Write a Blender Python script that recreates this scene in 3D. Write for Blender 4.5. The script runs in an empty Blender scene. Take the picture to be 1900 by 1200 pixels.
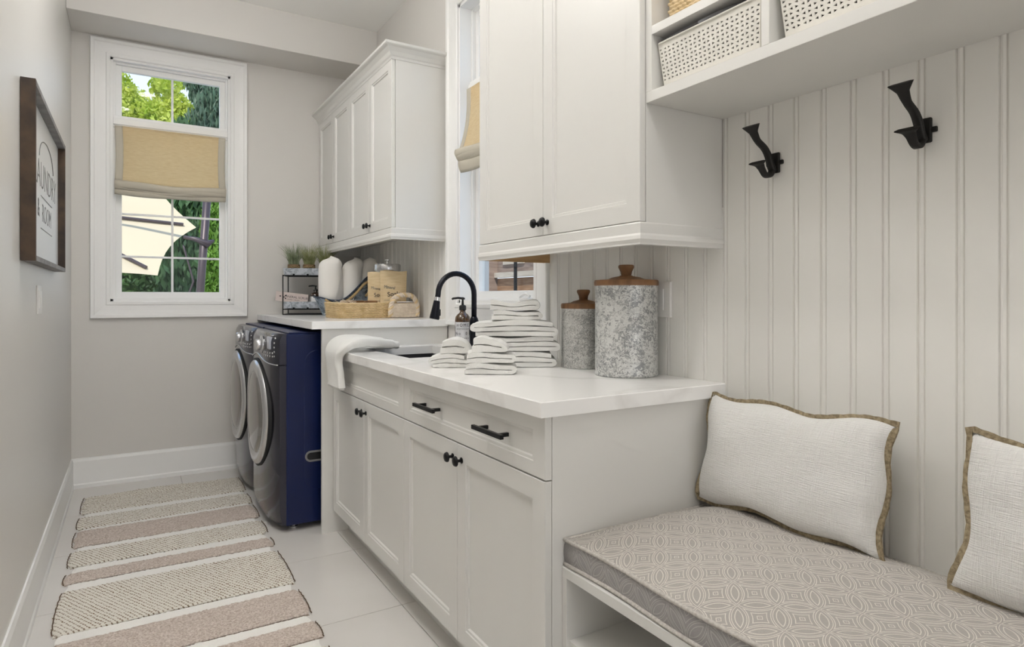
import bpy, math, random
import numpy as np
from mathutils import Vector, Matrix
PI = math.pi
random.seed(7); rng = np.random.default_rng(11)
scene = bpy.context.scene
C = scene.collection

# ------------------------------------------------------------------ camera
FPX = 1167.0; TH = math.atan(706/FPX); H = 1.158
cam_d = bpy.data.cameras.new('camera'); cam = bpy.data.objects.new('camera', cam_d); C.objects.link(cam)
cam.location = (0, 0, H); cam.rotation_euler = (PI/2, 0, -TH)
cam_d.sensor_width = 36; cam_d.lens = FPX/1900*36; cam_d.shift_y = -48/1900; cam_d.clip_start = .05; cam_d.clip_end = 300
scene.camera = cam

# ------------------------------------------------------------------ world, sun, lamps, exposure
w = bpy.data.worlds.new('world'); scene.world = w; w.use_nodes = True
nt = w.node_tree; nt.nodes.clear()
out = nt.nodes.new('ShaderNodeOutputWorld'); bg = nt.nodes.new('ShaderNodeBackground')
tc = nt.nodes.new('ShaderNodeTexCoord'); sep = nt.nodes.new('ShaderNodeSeparateXYZ'); rp = nt.nodes.new('ShaderNodeValToRGB')
nt.links.new(tc.outputs['Generated'], sep.inputs[0]); nt.links.new(sep.outputs['Z'], rp.inputs[0])
rp.color_ramp.elements[0].color = (.86, .91, .97, 1); rp.color_ramp.elements[0].position = 0
rp.color_ramp.elements[1].color = (.36, .56, .9, 1); rp.color_ramp.elements[1].position = .8
nt.links.new(rp.outputs[0], bg.inputs[0]); bg.inputs[1].default_value = 1.2; nt.links.new(bg.outputs[0], out.inputs[0])

def light(name, kind, loc, rot, energy, color=(1, 1, 1), size=None, size_y=None, shape=None, spread=None):
    l = bpy.data.lights.new(name, kind); l.energy = energy; l.color = color
    if kind == 'AREA':
        l.shape = shape or 'RECTANGLE'; l.size = size; l.size_y = size_y or size
        if spread: l.spread = spread
    o = bpy.data.objects.new(name, l); C.objects.link(o); o.location = loc; o.rotation_euler = rot
    return o
sun = light('sun', 'SUN', (0, -10, 20), (0, 0, 0), 3.3, (1, .95, .86)); sun.data.angle = .01
sun.rotation_euler = Vector((.35, .60, -.75)).to_track_quat('-Z', 'Y').to_euler()
WARM = (1, .975, .935)
for nm_, x_, y_, e_ in (('bench', .48, .70, 6.5), ('sink', -.08, 2.2, 4), ('washer', .12, 2.8, 5)):
    light('downlight_'+nm_, 'AREA', (x_, y_, 3.0), (0, 0, 0), e_, WARM, .14, shape='DISK')
light('rear_fill', 'AREA', (.45, -4.7, 1.5), (PI/2, 0, 0), 30, (.95, .97, 1), 1.6, 2.6)  # added soft fill from behind the camera, no opening there
# added upward fill lights above the frame, no fittings, to brighten the ceiling
for nm_, y_, e_ in (('near', .05, 10), ('middle', 1.8, 5), ('far', 2.75, 9)):
    light('fill_uplight_'+nm_, 'AREA', (.10, y_, 2.62), (PI, 0, 0), e_, (1, .99, .97), .36, shape='DISK')
scene.cycles.max_bounces = 16; scene.cycles.diffuse_bounces = 10
for nm_, loc_, rot_, a_, b_ in (('window_portal_far', (.23, 4.80, 1.9), (-PI/2, 0, 0), .7, 1.55), ('window_portal_side', (1.67, 2.62, 1.9), (0, PI/2, 0), 1.6, .75)):
    po = light(nm_, 'AREA', loc_, rot_, 1, (1, 1, 1), a_, b_); po.data.cycles.is_portal = True
scene.view_settings.view_transform = 'Standard'; scene.view_settings.look = 'None'
scene.view_settings.gamma = 1; scene.view_settings.use_curve_mapping = False
scene.view_settings.exposure = 0.30

# ------------------------------------------------------------------ material helpers
def mat(name, col, rough=.5, metal=0, bump=0, bscale=100, col2=None, cscale=5, detail=3, stretch=None, coord='Object',
        ramp=(.35, .65), spec=.5, sheen=0, trans=0, bdist=.002, coat=0):
    m = bpy.data.materials.new(name); m.use_nodes = True; n = m.node_tree; L = n.links
    b = n.nodes['Principled BSDF']
    b.inputs['Base Color'].default_value = (*col, 1); b.inputs['Roughness'].default_value = rough
    b.inputs['Metallic'].default_value = metal; b.inputs['Specular IOR Level'].default_value = spec
    b.inputs['Coat Weight'].default_value = coat
    if sheen: b.inputs['Sheen Weight'].default_value = sheen
    if col2 or bump:
        t = n.nodes.new('ShaderNodeTexCoord'); mp = n.nodes.new('ShaderNodeMapping'); L.new(t.outputs[coord], mp.inputs[0])
        if stretch: mp.inputs['Scale'].default_value = stretch
    if col2:
        ns = n.nodes.new('ShaderNodeTexNoise'); ns.inputs['Scale'].default_value = cscale; ns.inputs['Detail'].default_value = detail
        L.new(mp.outputs[0], ns.inputs[0]); r = n.nodes.new('ShaderNodeValToRGB'); L.new(ns.outputs[0], r.inputs[0])
        r.color_ramp.elements[0].position = ramp[0]; r.color_ramp.elements[1].position = ramp[1]
        r.color_ramp.elements[0].color = (*col, 1); r.color_ramp.elements[1].color = (*col2, 1)
        L.new(r.outputs[0], b.inputs['Base Color'])
    if bump:
        ns = n.nodes.new('ShaderNodeTexNoise'); ns.inputs['Scale'].default_value = bscale; ns.inputs['Detail'].default_value = 3
        L.new(mp.outputs[0], ns.inputs[0]); bp = n.nodes.new('ShaderNodeBump'); bp.inputs['Strength'].default_value = bump
        bp.inputs['Distance'].default_value = bdist; L.new(ns.outputs[0], bp.inputs['Height']); L.new(bp.outputs[0], b.inputs['Normal'])
    if trans:
        tr = n.nodes.new('ShaderNodeBsdfTranslucent'); mx = n.nodes.new('ShaderNodeMixShader'); mx.inputs[0].default_value = trans
        tr.inputs[0].default_value = (*col, 1)
        if col2: L.new(r.outputs[0], tr.inputs[0])
        L.new(b.outputs[0], mx.inputs[1]); L.new(tr.outputs[0], mx.inputs[2]); L.new(mx.outputs[0], n.nodes['Material Output'].inputs[0])
    return m

class N:      # tiny node-math helper for procedural patterns
    def __init__(s, m): s.n = m.node_tree; s.L = s.n.links; s.b = s.n.nodes['Principled BSDF']
    def m(s, op, a, b=None, c=None):
        x = s.n.nodes.new('ShaderNodeMath'); x.operation = op
        for i, v in enumerate((a, b, c)):
            if v is None: continue
            if isinstance(v, (int, float)): x.inputs[i].default_value = v
            else: s.L.new(v, x.inputs[i])
        return x.outputs[0]
    def xyz(s, coord='Object'):
        t = s.n.nodes.new('ShaderNodeTexCoord'); p = s.n.nodes.new('ShaderNodeSeparateXYZ'); s.L.new(t.outputs[coord], p.inputs[0])
        return p.outputs, t.outputs[coord]
    def noise(s, vec, scale, detail=3, sc=None):
        if sc:
            mp = s.n.nodes.new('ShaderNodeMapping'); mp.inputs['Scale'].default_value = sc; s.L.new(vec, mp.inputs[0]); vec = mp.outputs[0]
        x = s.n.nodes.new('ShaderNodeTexNoise'); x.inputs['Scale'].default_value = scale; x.inputs['Detail'].default_value = detail
        s.L.new(vec, x.inputs[0]); return x.outputs[0]
    def mix(s, f, a, b):
        x = s.n.nodes.new('ShaderNodeMix'); x.data_type = 'RGBA'
        for sock, v in ((x.inputs[0], f), (x.inputs[6], a), (x.inputs[7], b)):
            if isinstance(v, tuple): sock.default_value = (*v, 1)
            elif isinstance(v, (int, float)): sock.default_value = v
            else: s.L.new(v, sock)
        return x.outputs[2]
    def bump(s, h, strength=.5, dist=.002):
        bp = s.n.nodes.new('ShaderNodeBump'); bp.inputs['Strength'].default_value = strength; bp.inputs['Distance'].default_value = dist
        s.L.new(h, bp.inputs['Height']); s.L.new(bp.outputs[0], s.b.inputs['Normal'])
    def color(s, c): s.L.new(c, s.b.inputs['Base Color'])

M = {}
M['wall'] = mat('wall_paint', (.69, .67, .645), .5, bump=.05, bscale=60, spec=.3)
M['wall_l'] = mat('wall_paint_left', (.70, .685, .66), .36, bump=.04, bscale=50, spec=.45)
M['ceil'] = mat('ceiling_paint', (.91, .905, .89), .8)
M['trim'] = mat('trim_white', (.86, .86, .855), .35)
M['cab'] = mat('cabinet_paint', (.70, .692, .668), .34, bump=.02, bscale=30)
M['bead'] = mat('beadboard_paint', (.80, .79, .76), .4)
M['inside'] = mat('cabinet_inside', (.76, .75, .72), .5)
M['grout'] = mat('grout', (.35, .33, .31), .8)
M['black'] = mat('black_metal', (.012, .012, .013), .38, .6, bump=.03, bscale=200)
M['iron'] = mat('cast_iron', (.012, .011, .010), .55, .3, bump=.15, bscale=150)
M['faucet'] = mat('faucet_black', (.010, .011, .018), .25, .5)
M['chrome'] = mat('chrome', (.75, .75, .76), .12, 1)
M['silver'] = mat('brushed_silver', (.62, .62, .63), .25, .9)
M['terry'] = mat('terry', (.83, .825, .80), .9, bump=.9, bscale=420, sheen=.4, spec=.1, bdist=.003)
M['terry2'] = mat('rolled_towel_cotton', (.84, .82, .79), .9, bump=.5, bscale=250, sheen=.3, spec=.1)
M['sink'] = mat('sink_composite', (.035, .035, .04), .5)
M['wood_lid'] = mat('lid_wood', (.15, .066, .024), .45, col2=(.29, .145, .06), cscale=6, stretch=(1, 8, 1), bump=.1, bscale=60)
M['rawwood'] = mat('raw_wood', (.40, .24, .10), .6, col2=(.52, .33, .16), cscale=8, stretch=(1, 1, 12))
M['white_plastic'] = mat('white_plastic', (.80, .79, .77), .35)
M['rope'] = mat('rope', (.42, .30, .15), .85, bump=.8, bscale=180)
M['straw'] = mat('straw', (.60, .44, .23), .7, col2=(.76, .60, .37), cscale=30, bump=.4, bscale=150)
M['strawpale'] = mat('straw_pale', (.62, .52, .42), .7, col2=(.74, .64, .53), cscale=50, bump=.4, bscale=150)
M['kraft'] = mat('kraft_bag', (.62, .48, .28), .55, col2=(.70, .56, .35), cscale=18, stretch=(1, 1, 8), bump=.3, bscale=40)
M['bagwhite'] = mat('bag_label', (.72, .63, .48), .6)
M['paper'] = mat('label_paper', (.80, .80, .82), .6)
M['pink'] = mat('box_card', (.62, .53, .50), .6)
M['ink'] = mat('ink', (.02, .02, .025), .6)
M['ink_soft'] = mat('ink_soft', (.16, .16, .16), .6)
M['panelwhite'] = mat('sign_board', (.72, .73, .74), .45)
M['darkwood'] = mat('dark_stained_wood', (.022, .013, .008), .6, col2=(.075, .043, .022), cscale=12, stretch=(1, 6, 1), bump=.2, bscale=80)
M['greywood'] = mat('weathered_grey_wood', (.17, .165, .165), .6, col2=(.27, .26, .26), cscale=14, bump=.2, bscale=80)
M['amber'] = mat('amber_glass', (.028, .011, .003), .08, col2=(.10, .04, .006), cscale=15, spec=.8, coat=.5)
M['pot'] = mat('burlap_pot', (.16, .10, .05), .85, col2=(.24, .16, .085), cscale=60, bump=.6, bscale=200)
M['blade'] = mat('grass_blade', (.17, .20, .07), .6, col2=(.46, .47, .25), cscale=25, trans=.2)
M['blade2'] = mat('grass_blade_bluish', (.12, .16, .08), .6, col2=(.38, .43, .28), cscale=25, trans=.2)
M['jute'] = mat('jute_braid', (.19, .145, .085), .85, col2=(.38, .31, .20), cscale=130, bump=.9, bscale=220)
M['navy'] = mat('navy_enamel', (.003, .010, .062), .3, 0, spec=.35)
M['navydark'] = mat('navy_front', (.045, .045, .062), .2, .8, coat=.4)
M['greymetal'] = mat('grey_plastic', (.22, .22, .22), .4)
M['lcd'] = mat('display_glass', (.42, .44, .50), .3)
M['doorglass'] = mat('washer_door_bowl', (.36, .345, .33), .1, .85)
M['rubber'] = mat('rubber', (.01, .01, .01), .6)
M['shelfitem'] = mat('grey_cloth', (.22, .22, .24), .8)
M['pole'] = mat('umbrella_pole', (.075, .055, .06), .4, .4)
M['concrete'] = mat('patio', (.62, .60, .57), .8)
M['lawn'] = mat('lawn', (.07, .14, .03), .9, col2=(.12, .2, .05), cscale=3)
M['bark'] = mat('bark', (.09, .06, .04), .9)

# quartz with faint veins
def quartz():
    m = mat('white_quartz', (.80, .80, .80), .16, spec=.5); g = N(m); xyz, v = g.xyz()
    n1 = g.noise(v, 1.8, 6); a = g.m('ABSOLUTE', g.m('SUBTRACT', n1, .5))
    vein = g.m('SUBTRACT', 1, g.m('MINIMUM', g.m('MULTIPLY', a, 26), 1))
    n2 = g.noise(v, 3.1, 3); vein = g.m('MULTIPLY', vein, g.m('MULTIPLY', n2, .55))
    g.color(g.mix(vein, (.90, .895, .885), (.58, .56, .54))); return m
M['quartz'] = quartz()
# porcelain tile
M['tile'] = mat('porcelain_tile', (.65, .625, .60), .28, col2=(.69, .67, .645), cscale=2.2, detail=6, bump=.03, bscale=12)
def galv(name, dark, lite, scale=55, rough=.42, blue=0):
    m = mat(name, lite, rough, .35); g = N(m); xyz, v = g.xyz()
    vo = g.n.nodes.new('ShaderNodeTexVoronoi'); vo.inputs['Scale'].default_value = scale; vo.feature = 'F1'
    mp = g.n.nodes.new('ShaderNodeMapping')
    ns = g.n.nodes.new('ShaderNodeTexNoise'); ns.inputs['Scale'].default_value = scale*.7; g.L.new(v, ns.inputs[0])
    ad = g.n.nodes.new('ShaderNodeVectorMath'); ad.operation = 'MULTIPLY_ADD'; g.L.new(ns.outputs['Color'], ad.inputs[0])
    ad.inputs[1].default_value = (.05, .05, .05); g.L.new(v, ad.inputs[2]); g.L.new(ad.outputs[0], vo.inputs[0])
    sp = g.n.nodes.new('ShaderNodeSeparateColor'); g.L.new(vo.outputs['Color'], sp.inputs[0])
    big = g.noise(v, 9, 3)
    f = g.m('ADD', g.m('MULTIPLY', sp.outputs[0], .75), g.m('MULTIPLY', g.m('SUBTRACT', big, .35), .9))
    r = g.n.nodes.new('ShaderNodeValToRGB'); g.L.new(f, r.inputs[0])
    r.color_ramp.elements[0].position = .25; r.color_ramp.elements[1].position = .6
    r.color_ramp.elements[0].color = (*dark, 1); r.color_ramp.elements[1].color = (*lite, 1)
    g.color(r.outputs[0]); g.bump(sp.outputs[0], .15, .001); return m
M['galv'] = galv('galvanized_steel', (.29, .295, .30), (.66, .665, .65), 120)
M['galv2'] = galv('galvanized_steel_small', (.30, .30, .295), (.62, .62, .60), 160, .35)
M['galvblue'] = galv('galvanized_tray', (.30, .33, .37), (.52, .56, .61), 60)
M['galvtub'] = galv('galvanized_tub', (.10, .125, .155), (.30, .36, .43), 60)
# linen shade (translucent)
def linen():
    m = mat('linen_shade', (.82, .69, .47), .9, col2=(.90, .78, .57), cscale=30, stretch=(1, 1, 9), trans=.6, bump=.3, bscale=300)
    return m
M['linen'] = linen()
M['hem'] = mat('linen_hem', (.60, .56, .47), .9, bump=.3, bscale=300, trans=.12)
M['canvas'] = mat('umbrella_canvas', (.78, .66, .48), .85, trans=.3)
# slub cotton
def slub():
    m = mat('slub_cotton', (.86, .85, .83), .95, sheen=.3, spec=.1); g = N(m); xyz, v = g.xyz('UV')
    a = g.noise(v, 1, 3, (25, 450, 1)); b = g.noise(v, 1, 3, (450, 25, 1)); h = g.m('ADD', a, b)
    g.bump(h, .8, .005); g.color(g.mix(g.m('MULTIPLY', h, .5), (.78, .77, .75), (.93, .925, .91))); return m
M['slub'] = slub()
# jacquard seat fabric: interlaced ring lattice turned 45 degrees
def jacquard(name, base, line):
    m = mat(name, base, .8, sheen=.2, spec=.25); g = N(m); xyz, v = g.xyz('UV')
    x, y = xyz[0], xyz[1]; k = 1/.1
    X = g.m('MULTIPLY', g.m('ADD', x, y), k); Y = g.m('MULTIPLY', g.m('SUBTRACT', x, y), k)
    def fold(t): return g.m('ABSOLUTE', g.m('SUBTRACT', g.m('FRACT', t), .5))
    ax, ay = fold(X), fold(Y)
    def dist(a, b): return g.m('SQRT', g.m('ADD', g.m('MULTIPLY', a, a), g.m('MULTIPLY', b, b)))
    d1 = dist(g.m('SUBTRACT', ax, 1), ay); d2 = dist(ax, g.m('SUBTRACT', ay, 1)); mn = g.m('MINIMUM', d1, d2)
    mxx = g.m('MAXIMUM', ax, ay); tot = None
    for src, c, wd in ((mn, .60, .017), (mn, .685, .013), (mn, .735, .015), (mn, .83, .015), (mxx, .06, .014), (mxx, .0, .014)):
        s_ = g.m('SUBTRACT', 1, g.m('MINIMUM', g.m('DIVIDE', g.m('ABSOLUTE', g.m('SUBTRACT', src, c)), wd), 1))
        s_ = g.m('MINIMUM', g.m('MULTIPLY', s_, 2), 1)
        tot = s_ if tot is None else g.m('MAXIMUM', tot, s_)
    th = g.noise(v, 1, 2, (900, 260, 1)); th2 = g.noise(v, 700, 1)
    f = g.m('MULTIPLY', tot, g.m('ADD', g.m('MULTIPLY', th2, .7), .45))
    dk = tuple(c*.80 for c in base)
    g.color(g.mix(f, g.mix(th, dk, tuple(min(1, c*1.12) for c in base)), line))
    g.bump(g.m('ADD', g.m('MULTIPLY', tot, 1.2), th), .5, .0015); return m
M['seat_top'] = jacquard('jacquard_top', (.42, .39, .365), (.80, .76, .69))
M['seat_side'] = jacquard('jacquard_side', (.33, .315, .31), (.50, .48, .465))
# rug
BANDS = [(4.37, 4.04, 'd'), (4.04, 3.975, 'w'), (3.975, 3.785, 'd'), (3.785, 3.745, 'w'), (3.745, 3.515, 'b'), (3.515, 3.455, 'w'), (3.455, 3.262, 'd'),
         (3.262, 3.19, 'w'), (3.19, 3.08, 'b'), (3.08, 3.01, 'w'), (3.01, 2.63, 'd'), (2.63, 2.565, 'w'), (2.565, 2.34, 'b'), (2.34, 2.28, 'w'),
         (2.28, 2.16, 'b'), (2.16, 2.10, 'w'), (2.10, 1.85, 'd'), (1.85, 1.80, 'w'), (1.80, 1.66, 'b')]
def rugmat(kind):
    m = mat('rug_'+kind, (.5, .5, .5), .95, spec=.1); g = N(m); xyz, v = g.xyz(); x, y = xyz[0], xyz[1]
    if kind == 'w':
        n1 = g.noise(v, 1, 2, (500, 90, 1)); g.color(g.mix(n1, (.80, .785, .75), (.90, .885, .85))); g.bump(n1, .5, .002)
    elif kind == 'b':
        n1 = g.noise(v, 1, 3, (170, 260, 50)); n2 = g.noise(v, 1, 2, (25, 60, 1))
        r = g.n.nodes.new('ShaderNodeValToRGB'); g.L.new(n1, r.inputs[0]); r.color_ramp.elements[0].position = .34; r.color_ramp.elements[1].position = .66
        r.color_ramp.elements[0].color = (.40, .315, .26, 1); r.color_ramp.elements[1].color = (.80, .72, .66, 1)
        g.color(g.mix(g.m('MULTIPLY', n2, .5), r.outputs[0], (.62, .54, .485))); g.bump(n1, 1, .005)
    else:
        n0 = g.noise(v, 30, 2)
        xx = g.m('ADD', x, g.m('MULTIPLY', n0, .006))
        # slanted rows of stitches: dashes of jute between cream yarns
        u_ = g.m('FRACT', g.m('MULTIPLY', g.m('ADD', xx, g.m('MULTIPLY', y, .55)), 62))
        r_ = g.m('FRACT', g.m('MULTIPLY', g.m('SUBTRACT', y, g.m('MULTIPLY', xx, .12)), 78))
        a = g.m('LESS_THAN', g.m('ABSOLUTE', g.m('SUBTRACT', u_, .5)), .17); b = g.m('LESS_THAN', g.m('ABSOLUTE', g.m('SUBTRACT', r_, .5)), .33)
        f = g.m('MULTIPLY', a, b); n2 = g.noise(v, 9, 2); f = g.m('MULTIPLY', f, g.m('ADD', n2, .35))
        n1 = g.noise(v, 1, 2, (300, 300, 1))
        g.color(g.mix(f, g.mix(n1, (.68, .64, .565), (.86, .83, .76)), (.24, .17, .11)))
        hh = g.m('SUBTRACT', g.m('MULTIPLY', n1, .5), f); g.bump(hh, .8, .005)
    return m
for k_ in 'wbd': M['rug_'+k_] = rugmat(k_)
def glassmat():
    m = bpy.data.materials.new('window_glass'); m.use_nodes = True; n = m.node_tree; n.nodes.clear()
    o = n.nodes.new('ShaderNodeOutputMaterial'); t = n.nodes.new('ShaderNodeBsdfTransparent'); gl = n.nodes.new('ShaderNodeBsdfGlossy')
    gl.inputs['Roughness'].default_value = .02; f = n.nodes.new('ShaderNodeMath'); f.operation = 'MULTIPLY_ADD'; f.inputs[1].default_value = .05; f.inputs[2].default_value = .004
    lw = n.nodes.new('ShaderNodeLayerWeight'); lw.inputs[0].default_value = .15; n.links.new(lw.outputs['Facing'], f.inputs[0])
    t.inputs[0].default_value = (.96, .98, .98, 1)
    mx = n.nodes.new('ShaderNodeMixShader'); n.links.new(f.outputs[0], mx.inputs[0]); n.links.new(t.outputs[0], mx.inputs[1]); n.links.new(gl.outputs[0], mx.inputs[2])
    n.links.new(mx.outputs[0], o.inputs[0]); return m
M['glass'] = glassmat()
def leafmat(name, c1, c2, tr=.35):
    return mat(name, c1, .55, col2=c2, cscale=1.6, detail=4, trans=tr, coord='Object')

# ------------------------------------------------------------------ geometry helpers
class G:
    def __init__(s): s.v = []; s.f = []; s.uv = {}
    def add(s, vs, fs):
        o = len(s.v); s.v += [tuple(p) for p in vs]; s.f += [tuple(i+o for i in f) for f in fs]; return s
    def box(s, x0, y0, z0, x1, y1, z1):
        return s.add([(x0, y0, z0), (x1, y0, z0), (x1, y1, z0), (x0, y1, z0), (x0, y0, z1), (x1, y0, z1), (x1, y1, z1), (x0, y1, z1)],
                     [(0, 3, 2, 1), (4, 5, 6, 7), (0, 1, 5, 4), (1, 2, 6, 5), (2, 3, 7, 6), (3, 0, 4, 7)])
    def rings(s, rings, cap0=True, cap1=True, closed=True):
        n = len(rings[0]); o = len(s.v)
        for r in rings: s.v += [tuple(p) for p in r]
        for i in range(len(rings)-1):
            for j in range(n if closed else n-1):
                a = o+i*n+j; b = o+i*n+(j+1) % n; s.f.append((a, b, b+n, a+n))
        if cap0: s.f.append(tuple(o+j for j in range(n))[::-1])
        if cap1: s.f.append(tuple(o+(len(rings)-1)*n+j for j in range(n)))
        return s
    def lathe(s, prof, c=(0, 0, 0), axis='Z', n=24, a0=0):
        R = []
        for r, h in prof:
            ring = []
            for j in range(n):
                a = a0+2*PI*j/n; x, y = r*math.cos(a), r*math.sin(a)
                p = (x, y, h) if axis == 'Z' else ((h, x, y) if axis == 'X' else (y, h, x))
                ring.append((c[0]+p[0], c[1]+p[1], c[2]+p[2]))
            R.append(ring)
        return s.rings(R)
    def tube(s, pts, r, n=8, caps=True, flat=None, up=(0, 0, 1)):
        pts = [Vector(p) for p in pts]; R = []; u0 = None
        for i, p in enumerate(pts):
            t = (pts[min(i+1, len(pts)-1)]-pts[max(i-1, 0)]).normalized()
            if u0 is None:
                u0 = Vector(up)-t*t.dot(Vector(up))
                if u0.length < 1e-3: u0 = Vector((1, 0, 0))-t*t.x
                u0.normalize()
            else:
                u0 = (u0-t*t.dot(u0)).normalized()
            b = t.cross(u0); rr = r[i] if isinstance(r, (list, tuple)) else r
            ra, rb = (rr, rr) if flat is None else (rr*flat[0], rr*flat[1])
            R.append([p+u0*ra*math.cos(2*PI*j/n)+b*rb*math.sin(2*PI*j/n) for j in range(n)])
        return s.rings(R, caps, caps)
    def prism(s, poly, d0, d1, axis='Y'):
        f = {'X': lambda p, d: (d, p[0], p[1]), 'Y': lambda p, d: (p[0], d, p[1]), 'Z': lambda p, d: (p[0], p[1], d)}[axis]
        return s.rings([[f(p, d0) for p in poly], [f(p, d1) for p in poly]])
    def grid(s, fn, nu, nv, closed_u=False):
        o = len(s.v)
        for j in range(nv+1):
            for i in range(nu+(0 if closed_u else 1)):
                s.v.append(tuple(fn(i/nu, j/nv)))
        m = nu+(0 if closed_u else 1)
        for j in range(nv):
            for i in range(nu):
                a = o+j*m+i; b = o+j*m+(i+1) % m; s.f.append((a, b, b+m, a+m))
        return s
    def build(s, name, m, parent=None, world=False, smooth=False, bevel=0, seg=2, uv=None, fix=True, solid=0, subsurf=0, auto=None):
        off = Vector((0, 0, 0))
        if parent is not None and world:
            p = parent
            while p is not None: off += p.location; p = p.parent
        me = bpy.data.meshes.new(name)
        vs = np.array(s.v, dtype=float)
        uvsrc = vs
        me.from_pydata((vs-np.array(off)).tolist(), [], s.f); me.validate()
        if fix:
            import bmesh
            bm = bmesh.new(); bm.from_mesh(me); bmesh.ops.recalc_face_normals(bm, faces=bm.faces); bm.to_mesh(me); bm.free()
        if m is not None: me.materials.append(M[m] if isinstance(m, str) else m)
        if uv:
            ul = me.uv_layers.new(name='UVMap'); li = np.zeros(len(me.loops), dtype=np.int32); me.loops.foreach_get('vertex_index', li)
            arr = np.array([uv(p) for p in s.v])[li]; ul.data.foreach_set('uv', arr.astype(np.float32).ravel())
        if smooth:
            me.polygons.foreach_set('use_smooth', [True]*len(me.polygons))
            if auto: me.set_sharp_from_angle(angle=math.radians(auto))
        o = bpy.data.objects.new(name, me); C.objects.link(o)
        if parent is not None: o.parent = parent
        if bevel:
            b = o.modifiers.new('bevel', 'BEVEL'); b.width = bevel; b.segments = seg; b.limit_method = 'ANGLE'; b.angle_limit = math.radians(40)
        if solid:
            b = o.modifiers.new('solid', 'SOLIDIFY'); b.thickness = solid; b.offset = 0
        if subsurf:
            b = o.modifiers.new('sub', 'SUBSURF'); b.levels = subsurf; b.render_levels = subsurf
        return o

def tag(o, label=None, cat=None, group=None, kind=None):
    if label: o['label'] = label
    if cat: o['category'] = cat
    if group: o['group'] = group
    if kind: o['kind'] = kind
    return o
def thing(name, label, cat, loc=(0, 0, 0), rz=0, group=None, kind=None, rot=None):
    o = bpy.data.objects.new(name, None); C.objects.link(o); o.location = loc; o.rotation_euler = rot or (0, 0, rz); o.empty_display_size = .05
    return tag(o, label, cat, group, kind)
def dup(root, loc=None, label=None, rz=None, parent=None):
    r = root.copy(); C.objects.link(r); r.parent = parent
    if loc is not None: r.location = loc
    if rz is not None: r.rotation_euler = (0, 0, rz)
    if label: r['label'] = label
    for ch in list(root.children):
        dup(ch, parent=r)
    return r
def text(s, size, name, m, parent, loc, rot, ext=.0004, align='CENTER', sx=1, thin=0):
    c = bpy.data.curves.new(name, 'FONT'); c.body = s; c.size = size; c.align_x = align; c.align_y = 'CENTER'; c.extrude = ext
    c.materials.append(M[m]); c.resolution_u = 3; c.offset = -size*thin; t_ = bpy.data.objects.new(name, c); C.objects.link(t_)
    me = bpy.data.meshes.new_from_object(t_); bpy.data.objects.remove(t_); bpy.data.curves.remove(c); me.name = name
    o = bpy.data.objects.new(name, me); C.objects.link(o); o.parent = parent; o.location = loc; o.rotation_euler = rot; o.scale = (sx, 1, 1)
    return o
def smoothstep(t): t = max(0, min(1, t)); return t*t*(3-2*t)
def bez(pts, n=8):   # catmull-rom through points
    P = [Vector(p) for p in pts]; P = [2*P[0]-P[1]]+P+[2*P[-1]-P[-2]]; out = []
    for i in range(1, len(P)-2):
        for k in range(n):
            t = k/n; a, b, c, d = P[i-1], P[i], P[i+1], P[i+2]
            out.append(.5*((2*b)+(c-a)*t+(2*a-5*b+4*c-d)*t*t+(-a+3*b-3*c+d)*t**3))
    return out+[P[-2]]

# ------------------------------------------------------------------ room shell
LW, RW, FAR, BACK, CEIL = -.312, 1.471, 4.634, -5.0, 3.027
def struct(name, o, label=None, cat=None): o.name = name; return tag(o, label, cat, kind='structure')

floor = G().box(LW-.02, BACK, -.06, RW+.02, FAR+.02, -.006).build('floor', 'grout'); struct('floor', floor, 'pale porcelain tiled floor of the laundry room', 'floor')
xs = [LW, .273, .873, RW]; ys = [BACK]; y = 2.245-.602*12
while y < FAR:
    if y > BACK+.02: ys.append(y)
    y += .602
ys.append(FAR)
for i in range(3):
    for j in range(len(ys)-1):
        G().box(xs[i]+.0012, ys[j]+.0012, -.006, xs[i+1]-.0012, ys[j+1]-.0012, 0).build('tile', 'tile', floor, bevel=.0008, seg=1)
wl = G().box(LW-.12, BACK, -.06, LW, FAR+.15, CEIL).build('wall_left', 'wall_l'); struct('wall_left', wl, 'pale warm grey painted wall on the left of the corridor', 'wall')
# far wall with window opening
WX0, WX1, WZ0, WZ1 = -.112, .572, 1.135, 2.652
wf = G()
wf.box(LW, FAR, -.06, WX0, FAR+.15, CEIL); wf.box(WX1, FAR, -.06, RW+.2, FAR+.15, CEIL); wf.box(WX0, FAR, -.06, WX1, FAR+.15, WZ0); wf.box(WX0, FAR, WZ1, WX1, FAR+.15, CEIL)
struct('wall_far', wf.build('wall_far', 'wall'), 'greige far wall around the tall window', 'wall')
# right wall: substrate behind boards, with opening for the side window
VY0, VY1, VZ0, VZ1 = 2.25, 2.985, 1.13, 2.70
wr = G(); X0, X1 = 1.480, 1.66
wr.box(X0, BACK, -.06, X1, VY0, CEIL); wr.box(X0, VY1, -.06, X1, FAR, CEIL); wr.box(X0, VY0, -.06, X1, VY1, VZ0); wr.box(X0, VY0, VZ1, X1, VY1, CEIL)
wright = wr.build('wall_right', 'wall'); struct('wall_right', wright, 'right-hand wall clad in cream beadboard', 'wall')
wb = G().box(LW-.12, BACK-.12, -.06, X1, BACK, CEIL); struct('wall_back', wb.build('wall_back', 'wall'), 'wall behind the viewer', 'wall')
ce = G().box(LW-.12, BACK-.12, CEIL, X1, FAR+.15, CEIL+.12); struct('ceiling', ce.build('ceiling', 'ceil'), 'flat white ceiling', 'ceiling')
so = G().box(LW, 4.282, 2.772, RW+.009, FAR, CEIL); struct('trim_1', so.build('trim_1', 'wall', bevel=.003), 'boxed-in greige bulkhead over the far window', 'bulkhead')

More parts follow.
